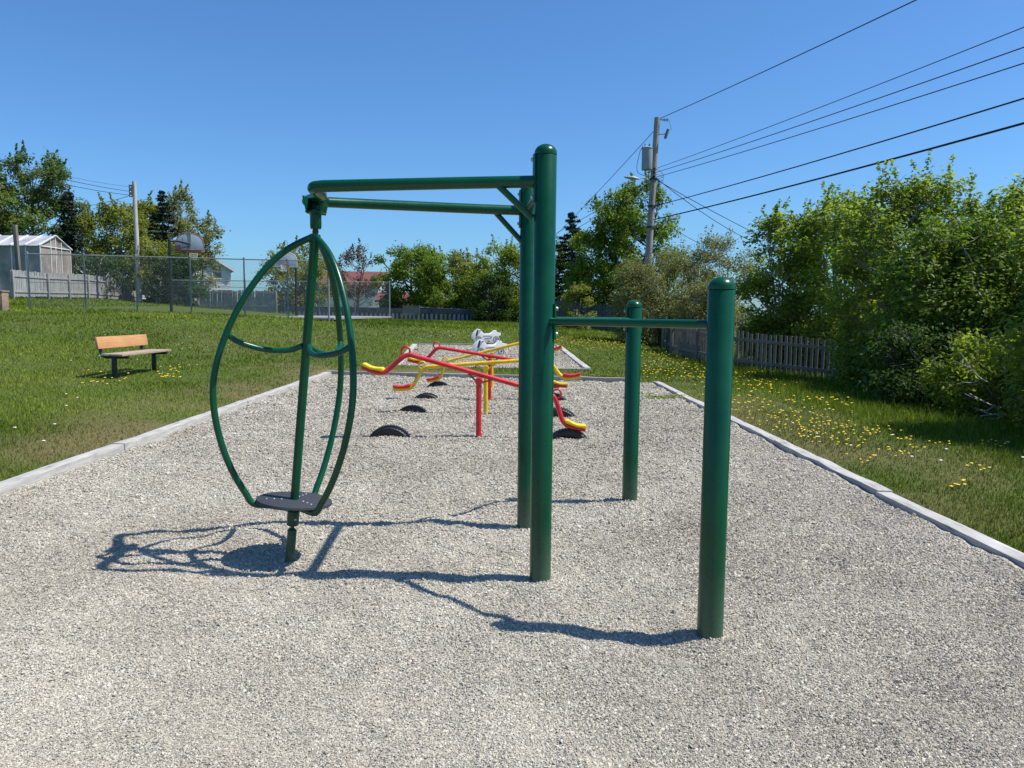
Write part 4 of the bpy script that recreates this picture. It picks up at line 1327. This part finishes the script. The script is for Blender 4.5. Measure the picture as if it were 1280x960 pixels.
W_ = [(149, 1145, 0, 18.0, .014, .3, 'topmost overhead wire running up right from the insulator at the pole top'),
      (211, 1280, 34, 15.6, .010, .35, 'uppermost of three thin wires just below the transformer running right'),
      (216, 1280, 59, 15.6, .012, .35, 'middle of three thin wires just below the transformer running right'),
      (222, 1280, 79, 15.6, .012, .35, 'lowest of three thin wires just below the transformer running right'),
      (258, 1280, 123, 15.6, .018, .4, 'thick black cable running right from the pole, second lowest'),
      (275, 1280, 154, 15.6, .025, .4, 'thickest and lowest black cable running right from the pole')]
for yy, px, py, y, r, sag, lb in W_:
    s = on_pole(yy) + Vector((.1, -.15, 0))
    wire_px(s, px, py, y, -14, r, sag, lb)
s = on_pole(160); wire(s, P(640, 345, 75), .3, .014, 'thin wire sloping down left from the pole top behind the green post')
s = on_pole(222); wire(s, P(640, 318, 80), .2, .014, 'upper of two short wires going left below the street lamp')
wire(on_pole(226), P(640, 330, 80), .2, .014, 'lower of two short wires going left below the street lamp')
wire(on_pole(222) + Vector((.1, 0, 0)), P(965, 312, 52), .35, .016, 'service wire dropping right from the pole toward the sparse willow, upper one')
wire(on_pole(224) + Vector((.1, 0, 0)), P(1010, 322, 46), .15, .016, 'service wire dropping right from the pole toward the leafy bushes, steeper one')
wire(on_pole(262), P(880, 306, 50), .2, .014, 'short thin wire dropping right behind the crown of the maple')
# pale pole on the left
a = P(173.5, 345, 52); a.z = lh(a.x, 52) - .2; b = P(167.5, 227, 52)
lp = thing('utility_pole', 'slim bleached wooden pole rising above the bushes on the left', 'utility pole', (a.x, 52, lh(a.x, 52)))
q = MB(); q.tube([a, b], [.165, .125], 14); q.build('shaft', M['pale_pole'], lp, world=True)
q = MB()
for dz in (.35, .65, .9): q.lathe([(.02, -.06), (.09, -.05), (.06, 0), (.09, .05), (.02, .06)], (b.x - .22, b.y - .1, b.z - dz), 10)
q.bar((b.x - .3, b.y - .1, b.z - .62), (b.x + .05, b.y - .1, b.z - .62), .05, .8); q.build('insulator_bracket', M['porcelain'], lp, world=True)
for (px, py, dz, lb) in ((-40, 186, .35, 'uppermost faint wire from the slim left pole going left'), (-40, 188.5, .65, 'middle wire from the slim left pole going left'), (-40, 197, .9, 'lowest wire from the slim left pole going left')):
    wire(Vector((b.x - .25, b.y - .1, b.z - dz)), P(px, py, 40), .25, .016 if dz > .5 else .009, lb, group='overhead wires of the slim left pole')
wire(Vector((b.x - .2, b.y - .1, b.z - .9)), P(90, 258, 70), .2, .016, 'short wire sloping down left from the slim left pole into the trees', group='overhead wires of the slim left pole')


# ------------------------------------------------------------------ trees
def unit(g, n):
    v = g.normal(size=(n, 3)); return v / np.linalg.norm(v, axis=1)[:, None]


def leaves(name, p, nrm, size, tint, mat, parent, asp=.62, fold=.18, g=RNG):
    n = len(p)
    t = np.cross(nrm, unit(g, n)); t /= np.linalg.norm(t, axis=1)[:, None] + 1e-9
    b = np.cross(nrm, t); s = size[:, None]
    v = np.zeros((n, 4, 3))
    v[:, 0] = p - t * s * .5; v[:, 2] = p + t * s * .5 - nrm * s * .08
    v[:, 1] = p + b * s * asp * .5 - nrm * s * fold + t * s * .05; v[:, 3] = p - b * s * asp * .5 - nrm * s * fold + t * s * .05
    i = np.arange(n)[:, None] * 4
    tr_ = np.concatenate([i + np.array([[0, 1, 2]]), i + np.array([[0, 2, 3]])], 0)
    return fast_mesh(name, v.reshape(-1, 3), tr_, mat, {'tint': np.repeat(np.clip(tint, 0, 1), 4)}, parent)


def dome(t):
    u = (t - .42) / (.60 if t > .42 else .62)
    return max(.10, (1 - abs(u) ** 2.5)) ** .5


def cone(t): return max(.10, 1 - t) ** .62 * min(1, .6 + t * 3)


def egg(t):
    u = (t - .36) / (.68 if t > .36 else .55)
    return max(.12, (1 - abs(u) ** 2.1)) ** .6


def tree(name, label, cat, base, H, W, cb=.25, prof=dome, n=70, cr=.5, lpc=130, ls=.14, leaf='lf_maple', bark='bark', tr=.14, stems=1, seed=0, spread=.35, up=.5, D=None, twig=0, group=None, inner=.4, bl=.6, fringe=0):
    g = np.random.default_rng(seed); rd = random.Random(seed)
    t = thing(name, label, cat, base, group)
    D = D or W
    if fringe: H = H - cr * .6
    ph = g.uniform(0, 6.28, 3)
    cs = []; k = 0
    while len(cs) < n and k < n * 60:
        k += 1; tt = g.random()
        rr = prof(tt)
        if g.random() > rr + .12: continue
        a = g.uniform(0, 2 * np.pi); lob = 1 + .16 * math.sin(2 * a + ph[0]) + .12 * math.sin(3 * a + ph[1] + tt * 3)
        q_ = g.random() ** inner
        x, y = math.cos(a) * W / 2 * rr * lob * q_, math.sin(a) * D / 2 * rr * lob * q_
        z = H * (cb + (1 - cb) * tt)
        cs.append((x, y, z))
    cs = np.array(cs)
    cs[:, 2] = np.minimum(cs[:, 2], H - cr * .5)
    # wood
    q = MB(); stem_tops = []
    for s in range(stems):
        a = rd.uniform(0, 6.28); lx = math.cos(a) * W * spread * (0 if stems == 1 else 1) * rd.uniform(.5, 1); ly = math.sin(a) * D * spread * (0 if stems == 1 else 1) * rd.uniform(.5, 1)
        ht = H * (.88 if stems == 1 else rd.uniform(.6, .85))
        path_ = spline([(lx * .12, ly * .12, -.25), (lx * .25 + rd.uniform(-.1, .1) * tr * 3, ly * .25, ht * .3), (lx * .6, ly * .6 + rd.uniform(-.1, .1), ht * .65), (lx, ly, ht)], 4)
        q.tube(path_, [max(.012, tr * (1 - .86 * i / (len(path_) - 1)) * (1.25 if i == 0 else 1)) for i in range(len(path_))], 8)
        stem_tops.append(path_)
    q.build('trunk', M[bark], t)
    lb_ = MB()
    for c in cs:
        best = None
        for p_ in stem_tops:
            for w in p_[2:]:
                if w.z < c[2] - .1 or w is p_[2]:
                    d = math.hypot(w.x - c[0], w.y - c[1]) * 1.0 + abs((c[2] - w.z) - math.hypot(w.x - c[0], w.y - c[1]) * .8)
                    if best is None or d < best[0]: best = (d, w)
        w = best[1]; c_ = Vector(c); m_ = w.lerp(c_, .5) + Vector((rd.uniform(-.1, .1), rd.uniform(-.1, .1), -.08 * (c_ - w).length + rd.uniform(-.08, .08)))
        r0 = min(tr * .5, .010 + .012 * (c_ - w).length)
        lb_.tube([w, m_, c_], [r0, r0 * .65, r0 * .3], 5, False)
        for _ in range(twig):
            d = Vector((rd.gauss(0, 1), rd.gauss(0, 1), rd.gauss(.5, .8))).normalized() * cr * rd.uniform(.6, 1.3)
            mm = m_.lerp(c_, rd.uniform(.3, 1))
            lb_.tube([mm, mm + d * .5 + Vector((rd.uniform(-.05, .05), rd.uniform(-.05, .05), 0)), mm + d], [r0 * .4, r0 * .28, .004], 4, False)
    lb_.build('branches', M[bark], t)
    # leaves
    nc = len(cs); ct = g.normal(0, .16, nc); crs = cr * g.uniform(.6, 1.35, nc)
    idx = np.repeat(np.arange(nc), (lpc * (crs / cr) ** 2).astype(int))
    m = len(idx); d = unit(g, m); r = g.random(m) ** .55 * (1 + (g.random(m) < .12) * g.uniform(0, .5, m))
    p = cs[idx] + d * (r * crs[idx])[:, None] * np.array([1, 1, .78])
    if fringe:  # upright leafy shoots breaking the outline
        top = cs[np.argsort(-cs[:, 2] + g.uniform(0, .25, nc) * H)[:fringe]]
        ex = []
        for c in top:
            L = g.uniform(.4, 1.1) * cr * 1.7; k_ = int(26 * L / .8) + 6
            dirv = np.array([g.normal(0, .18), g.normal(0, .18), 1.]); s_ = np.linspace(.1, 1, k_) * L
            ex.append(c + dirv * s_[:, None] + g.normal(0, .07, (k_, 3)) * (1.3 - s_[:, None] / L))
        ex = np.concatenate(ex); p = np.concatenate([p, ex]); d = np.concatenate([d, unit(g, len(ex))]); idx = np.concatenate([idx, g.integers(0, nc, len(ex))]); m = len(p)
    p[:, 2] = np.maximum(p[:, 2], .04)
    nr = d * bl + np.array([0, 0, up]) + unit(g, m) * .65; nr /= np.linalg.norm(nr, axis=1)[:, None]
    sz = ls * g.uniform(.65, 1.3, m)
    leaves('leaves', p, nr, sz, .5 + ct[idx] + g.normal(0, .17, m), M[leaf], t, g=g)
    return t


def spruce(label, base, H, W, seed, cb=.06, group=None, leaf='lf_spruce'):
    g = np.random.default_rng(seed); t = thing('spruce_tree', label, 'tree', base, group)
    q = MB(); q.tube([(0, 0, -.2), (0, 0, H * .5), (0, 0, H)], [W * .035 + .05, W * .02 + .03, .012], 8); q.build('trunk', M['bark'], t)
    P_, Nn = [], []; q = MB(); z = H * cb
    while z < H * .985:
        tt = (z / H - cb) / (1 - cb); L0 = W / 2 * (1 - tt) ** .8 + .2; nb = int(6 + 5 * (1 - tt))
        for k in range(nb):
            a = g.uniform(0, 6.28); L = L0 * g.uniform(.65, 1.12); dz = -.22 * L + .10 * L * tt * 3
            ex, ey = math.cos(a), math.sin(a)
            q.tube([(0, 0, z), (ex * L * .6, ey * L * .6, z + dz * .7), (ex * L, ey * L, z + dz * .8 + .06 * L)], [.02, .012, .005], 4, False)
            m = int(10 + 42 * L); s = g.random(m) ** .7
            side = g.normal(0, .13, m) * (L * .9 * (1.1 - s) + .22)
            P_.append(np.stack([ex * L * s - ey * side, ey * L * s + ex * side, z + dz * np.minimum(1, s * 1.1) + g.normal(0, .05, m) - np.abs(side) * .3], 1))
            Nn.append(np.array([ex * .3, ey * .3, .8]) + g.normal(0, .45, (m, 3)))
        z += max(.16, H * .032) * g.uniform(.8, 1.2)
    q.build('branches', M['bark'], t)
    p = np.concatenate(P_); n_ = np.concatenate(Nn); n_ /= np.linalg.norm(n_, axis=1)[:, None]
    leaves('needles', p, n_, .26 * g.uniform(.6, 1.3, len(p)), g.normal(.5, .2, len(p)), M[leaf], t, asp=.32, fold=.05, g=g)
    return t


def tp(px, top, y, wpx, base=None):
    """base point, height and width of a tree seen at px with its top at the photo row top"""
    v = P(px, top, y); z = lh(v.x, y) if base is None else base
    return (v.x, y, z), v.z - z, wpx * y / F


GL = 'trees on the left behind the court'; GM = 'trees beyond the low wall'; GR = 'leafy bushes along the right fence'
b, H, W = tp(36, 184, 62, 128); tree('poplar_tree', 'tall airy poplar at far left behind the greenhouse', 'tree', b, H, W, .10, egg, 125, .75, 170, .22, 'lf_poplar', 'bark', .2, seed=1, group=GL, inner=.45, fringe=26)
b, H, W = tp(-25, 215, 60, 90); tree('poplar_tree', 'leafy tree cut off by the left edge above the greenhouse', 'tree', b, H, W, .12, egg, 60, .9, 150, .24, 'lf_olive', 'bark', .2, seed=2, group=GL, fringe=10)
for px, top, y, w, sd in ((-130, 200, 60, 120, 61), (-260, 215, 56, 130, 62), (-390, 190, 58, 130, 63)):
    b, H, W = tp(px, top, y, w); tree('bushy_tree', ('broad green tree just outside the left edge of the photo', 'broad green tree well outside the left edge of the photo', 'broad green tree farthest outside the left edge of the photo')[sd - 61], 'tree', b, H, W, .05, egg, 80, .9, 120, .28, 'lf_olive', 'bark', .2, 3, sd, group=GL)
b, H, W = tp(84, 236, 57, 60); spruce('dark spruce left of the slim bleached pole', b, H, W, 3, group=GL)
b, H, W = tp(202, 238, 56, 62); spruce('dark spruce right of the slim bleached pole', b, H, W, 4, group=GL)
b, H, W = tp(112, 262, 61, 90); tree('bushy_tree', 'yellow green bushy tree between the greenhouse and bleached pole', 'tree', b, H, W, .05, egg, 85, .75, 130, .2, 'lf_olive', 'bark_grey', .12, 4, 5, group=GL, fringe=14)
b, H, W = tp(150, 248, 59, 76); tree('bushy_tree', 'tall yellow green bushy tree just left of the bleached pole', 'tree', b, H, W, .05, egg, 85, .7, 130, .2, 'lf_olive', 'bark_grey', .12, 4, 6, group=GL, fringe=14)
b, H, W = tp(182, 246, 63, 56); tree('bushy_tree', 'yellow green bushy tree just right of the bleached pole', 'tree', b, H, W, .05, egg, 80, .65, 130, .2, 'lf_olive', 'bark_grey', .12, 3, 7, group=GL, fringe=10)
b, H, W = tp(196, 296, 53, 66); tree('bushy_tree', 'low olive green tree with pale stems left of the near hoop', 'tree', b, H, W, .12, dome, 60, .55, 120, .17, 'lf_olive', 'bark_birch', .09, 4, 8, group=GL, twig=3)
b, H, W = tp(120, 318, 54, 76); tree('bushy_tree', 'low thin bush with bare pale stems behind the grey fence', 'tree', b, H, W, .2, dome, 42, .5, 90, .16, 'lf_deep', 'bark_birch', .08, 5, 9, group=GL, twig=4)
b, H, W = tp(226, 226, 60, 80); tree('poplar_tree', 'thin leafed grey green tree rising behind the near basketball hoop', 'tree', b, H, W, .1, cone, 100, .6, 75, .18, 'lf_sage', 'bark_grey', .15, 2, 10, group=GL, twig=4, fringe=24)
b, H, W = tp(247, 262, 57, 52); tree('poplar_tree', 'smaller grey green tree leaning right of the near basketball hoop', 'tree', b, H, W, .42, egg, 46, .5, 80, .17, 'lf_sage', 'bark_grey', .1, 2, 11, group=GL, twig=3, fringe=12)
b, H, W = tp(224, 318, 52, 56); tree('shrub', 'dense deep green shrub below the near basketball backboard', 'shrub', b, H, W, .02, dome, 60, .5, 150, .15, 'lf_deep', 'bark', .07, 4, 12, group=GL)
b, H, W = tp(376, 299, 70, 112); tree('round_tree', 'round pale green tree behind the far basketball hoop', 'tree', b, H, W, .12, dome, 105, .8, 130, .2, 'lf_olive', 'bark', .18, 3, 13, group=GM, fringe=10)
b, H, W = tp(320, 372, 78, 60); tree('shrub', 'low green shrub between the white house and the round tree', 'shrub', b, H, W, .02, dome, 35, .5, 110, .18, 'lf_olive', 'bark', .08, 3, 14, group=GM)
b, H, W = tp(444, 303, 66, 66); tree('copper_tree', 'sparse bronze leafed tree in front of the red roof', 'tree', b, H, W, .15, egg, 46, .5, 60, .17, 'lf_copper', 'bark', .1, 2, 15, group=GM, twig=3, fringe=14)
b, H, W = tp(514, 307, 60, 92); tree('maple_tree', 'full bright green maple standing behind the lattice panel', 'tree', b, H, W, .1, dome, 95, .7, 160, .2, 'lf_maple', 'bark', .16, 1, 16, group=GM)
b, H, W = tp(552, 312, 63, 70); tree('bushy_tree', 'mid green tree between the bright maple and white stemmed birch', 'tree', b, H, W, .05, dome, 75, .65, 150, .19, 'lf_maple', 'bark', .12, 2, 17, group=GM, fringe=6)
b, H, W = tp(584, 309, 60, 70); tree('birch_tree', 'pale stemmed birch standing left of the green posts', 'tree', b, H, W, .12, dome, 80, .55, 130, .17, 'lf_olive', 'bark_birch', .12, 2, 18, group=GM, twig=2, fringe=8)
b, H, W = tp(566, 352, 58, 80); tree('shrub', 'low dense green shrub at the foot of the birch', 'shrub', b, H, W, .02, dome, 55, .5, 130, .16, 'lf_maple', 'bark', .08, 4, 19, group=GM)
b, H, W = tp(640, 297, 57, 96); tree('bushy_tree', 'dark leafy tree seen just left of the tall green posts', 'tree', b, H, W, .04, dome, 115, .65, 150, .18, 'lf_bush', 'bark', .13, 4, 20, group=GM, fringe=8)
b, H, W = tp(617, 345, 55, 60); tree('shrub', 'deep green shrub at the end of the low slatted wall', 'shrub', b, H, W, .0, dome, 55, .5, 140, .16, 'lf_deep', 'bark', .08, 4, 21, group=GM)
b, H, W = tp(716, 264, 56, 90); spruce('dark spruce just right of the tall green posts', b, H, W, 22, group=GM)
b, H, W = tp(703, 300, 58, 44); tree('bushy_tree', 'small leafy tree peeping out beside the tall green post', 'tree', b, H, W, .05, egg, 40, .55, 120, .17, 'lf_olive', 'bark', .1, 2, 23, group=GM, fringe=6)
b, H, W = tp(790, 220, 49, 128); tree('maple_tree', 'tall fresh green maple behind the leaning utility pole', 'tree', b, H, W, .04, egg, 150, .66, 150, .19, 'lf_maple', 'bark', .16, 2, 24, group=GM, fringe=26)
b, H, W = tp(748, 288, 49.5, 72); tree('maple_tree', 'lower dark green maple between the spruce and the tall maple', 'tree', b, H, W, .05, dome, 80, .6, 150, .18, 'lf_bush', 'bark', .12, 2, 25, group=GM)
b, H, W = tp(720, 352, 45.5, 34); tree('shrub', 'small light green shrub in front of the dark board fence', 'shrub', b, H, W, .0, dome, 30, .35, 90, .13, 'lf_olive', 'bark', .05, 3, 26, group=GM, fringe=6)
for (px, top, y, w, sd, lb) in ((800, 322, 33.5, 72, 27, 'sparse sage green willow bush in front of the utility pole foot'), (848, 304, 35, 90, 28, 'middle sparse willow bush with bare grey twigs right of the pole'), (905, 288, 33, 105, 29, 'tallest sparse willow bush with bare grey twigs beside the leafy bushes'), (878, 345, 29, 80, 30, 'low sparse willow bush leaning over the picket fence')):
    b, H, W = tp(px, top, y, w); tree('willow_bush', lb, 'bush', b, H, W, .06, dome, 95, .45, 150, .085, 'lf_sage', 'bark_grey', .07, 7, sd, group='sparse willow bushes by the pole', twig=7, spread=.42, fringe=14)
b, H, W = tp(972, 372, 26, 40); tree('shrub', 'golden flowering shrub glimpsed behind the picket fence', 'shrub', b, H, W, .1, dome, 26, .3, 70, .09, 'lf_gold', 'bark', .04, 4, 31)
for (px, top, y, w, sd, lf, lb) in ((986, 256, 25.5, 112, 40, 'lf_bush', 'leftmost leafy bush of the right row, beside the sparse willows'), (1062, 236, 24.0, 160, 41, 'lf_bush', 'leafy bush above the right end of the visible picket fence'), (1138, 213, 18.5, 190, 42, 'lf_bush', 'broadest and tallest leafy bush at the centre of the right row'),
                                    (1205, 262, 15.5, 200, 43, 'lf_maple', 'leafy bush filling the dip before the right edge of the photo'), (1288, 216, 16.5, 165, 44, 'lf_bush', 'tall leafy bush cut off by the right edge of the photo'), (1405, 235, 13.2, 230, 46, 'lf_bush', 'leafy bush beyond the right edge shading the lawn'), (1470, 175, 9.6, 300, 47, 'lf_bush', 'leafy bush right of the viewer shading the lawn')):
    b, H, W = tp(px, top, y, w); tree('leafy_bush', lb, 'bush', b, H, W, .0, dome, int(1300 / y) + 130, .42, int(1250 / y) + 36, .066 + .0030 * y, lf, 'bark_grey', .06, 9, sd, group=GR, twig=4, spread=.36, fringe=24, inner=.42, up=.9)
for (px, top, y, w, sd, lb) in ((1105, 425, 17.5, 100, 50, 'low dark bush hiding the end of the picket fence'), (1165, 410, 14.0, 150, 51, 'low dark bush in front of the tallest leafy bush'), (1262, 420, 12.0, 160, 52, 'low dark bush with bare grey sticks at the right edge')):
    b, H, W = tp(px, top, y, w); tree('low_bush', lb, 'bush', b, H, W, .0, dome, 85, .30, 120, .085, 'lf_deep' if sd == 51 else 'lf_bush', 'bark_grey', .035, 8, sd, group='low bushes below the right row', twig=4, spread=.4)
# bare dead sticks hanging out of the bushes at the right
for k, (p0, p1, p2) in enumerate((((1212, 492), (1238, 506), (1262, 512)), ((1225, 520), (1250, 518), (1272, 524)), ((1200, 440), (1222, 470), (1240, 480)))):
    y = 11.2; q = MB(); a_ = P(*p0, y); path_ = spline([P(*p2, y + .5) , P(*p1, y + .1), a_], 5)
    q.tube([v - path_[-1] for v in path_], [.016 - .010 * i / (len(path_) - 1) for i in range(len(path_))], 6)
    for j in range(2):
        m_ = path_[4 + 3 * j] - path_[-1]; q.tube([m_, m_ + Vector((-.14, -.05, -.06 + .1 * j)), m_ + Vector((-.3, -.06, -.05 + .16 * j))], [.008, .006, .003], 5)
    o = q.build('bare_branch', M['bark_birch']); o.location = path_[-1]
    tag(o, ('bleached bare branch sticking out above the shaded grass at right', 'lowest bleached bare branch near the shaded grass at right', 'upper bleached bare branch against the dark bush at right')[k], 'branch')


def weed(label, px, py, n, h, seed):
    g = np.random.default_rng(seed); v = G(px, py); t = v
    p = np.array([v.x, v.y, 0]) + g.normal(0, 1, (n, 3)) * np.array([.28, .08, 0]) + np.array([0, 0, 1]) * np.abs(g.normal(0, h, n))[:, None]
    p[:, 2] = p[:, 2] + .01
    nr = unit(g, n) + np.array([0, 0, .6]); nr /= np.linalg.norm(nr, axis=1)[:, None]
    t = thing('weed', label, 'weed', v, 'weeds at the gravel edge')
    leaves('leaves', p - np.array(v), nr, .07 * g.uniform(.6, 1.3, n), g.normal(.5, .2, n), M['lf_bush'], t, g=g, asp=.4)
    q = MB()
    for k in range(0, n, 8): c = Vector(p[k]) - v; q.tube([(0, 0, -.01), c * .5 + Vector((0, 0, .02)), c], .004, 4)
    q.build('stems', M['stem'], t)


weed('green weed tuft growing over the far timber right of the posts', 757, 473, 260, .09, 1)
weed('low green weed in the gravel beside the right timber', 838, 498, 110, .03, 2)
weed('small weed at the far right corner of the gravel', 806, 477, 70, .03, 3)

# ------------------------------------------------------------------ light
SUN_EL, SH = 59.0, Vector((-1, .08, 0)).normalized()
sd_ = Vector((-SH.x * math.cos(R(SUN_EL)), -SH.y * math.cos(R(SUN_EL)), math.sin(R(SUN_EL))))
sun_d = bpy.data.lights.new('sun', 'SUN'); sun = bpy.data.objects.new('sun', sun_d); COL.objects.link(sun)
sun_d.energy = 5.0; sun_d.angle = R(.53); sun_d.color = (1, .955, .89)
sun.rotation_euler = sd_.to_track_quat('Z', 'Y').to_euler(); sun.location = (20, 0, 30)
w = bpy.data.worlds.new('World'); SC.world = w; w.use_nodes = True
nt = w.node_tree; nt.nodes.clear()
sky = nt.nodes.new('ShaderNodeTexSky'); sky.sky_type = 'NISHITA'; sky.sun_disc = False
sky.sun_elevation = R(SUN_EL); sky.sun_rotation = math.atan2(sd_.x, sd_.y)
sky.air_density = 1.0; sky.dust_density = .7; sky.ozone_density = 1.6; sky.altitude = 0
bg = nt.nodes.new('ShaderNodeBackground'); bg.inputs['Strength'].default_value = .092
ow = nt.nodes.new('ShaderNodeOutputWorld')
tn = nt.nodes.new('ShaderNodeVectorMath'); tn.operation = 'MULTIPLY'; tn.inputs[1].default_value = (.58, .98, 1.40)
nt.links.new(sky.outputs[0], tn.inputs[0]); nt.links.new(tn.outputs[0], bg.inputs[0]); nt.links.new(bg.outputs[0], ow.inputs[0])
SC.view_settings.view_transform = 'Standard'; SC.view_settings.look = 'None'
SC.view_settings.exposure = 0.30; SC.view_settings.gamma = 1.0
SC.render.film_transparent = False
SC.cycles.max_bounces = 6; SC.cycles.transparent_max_bounces = 8
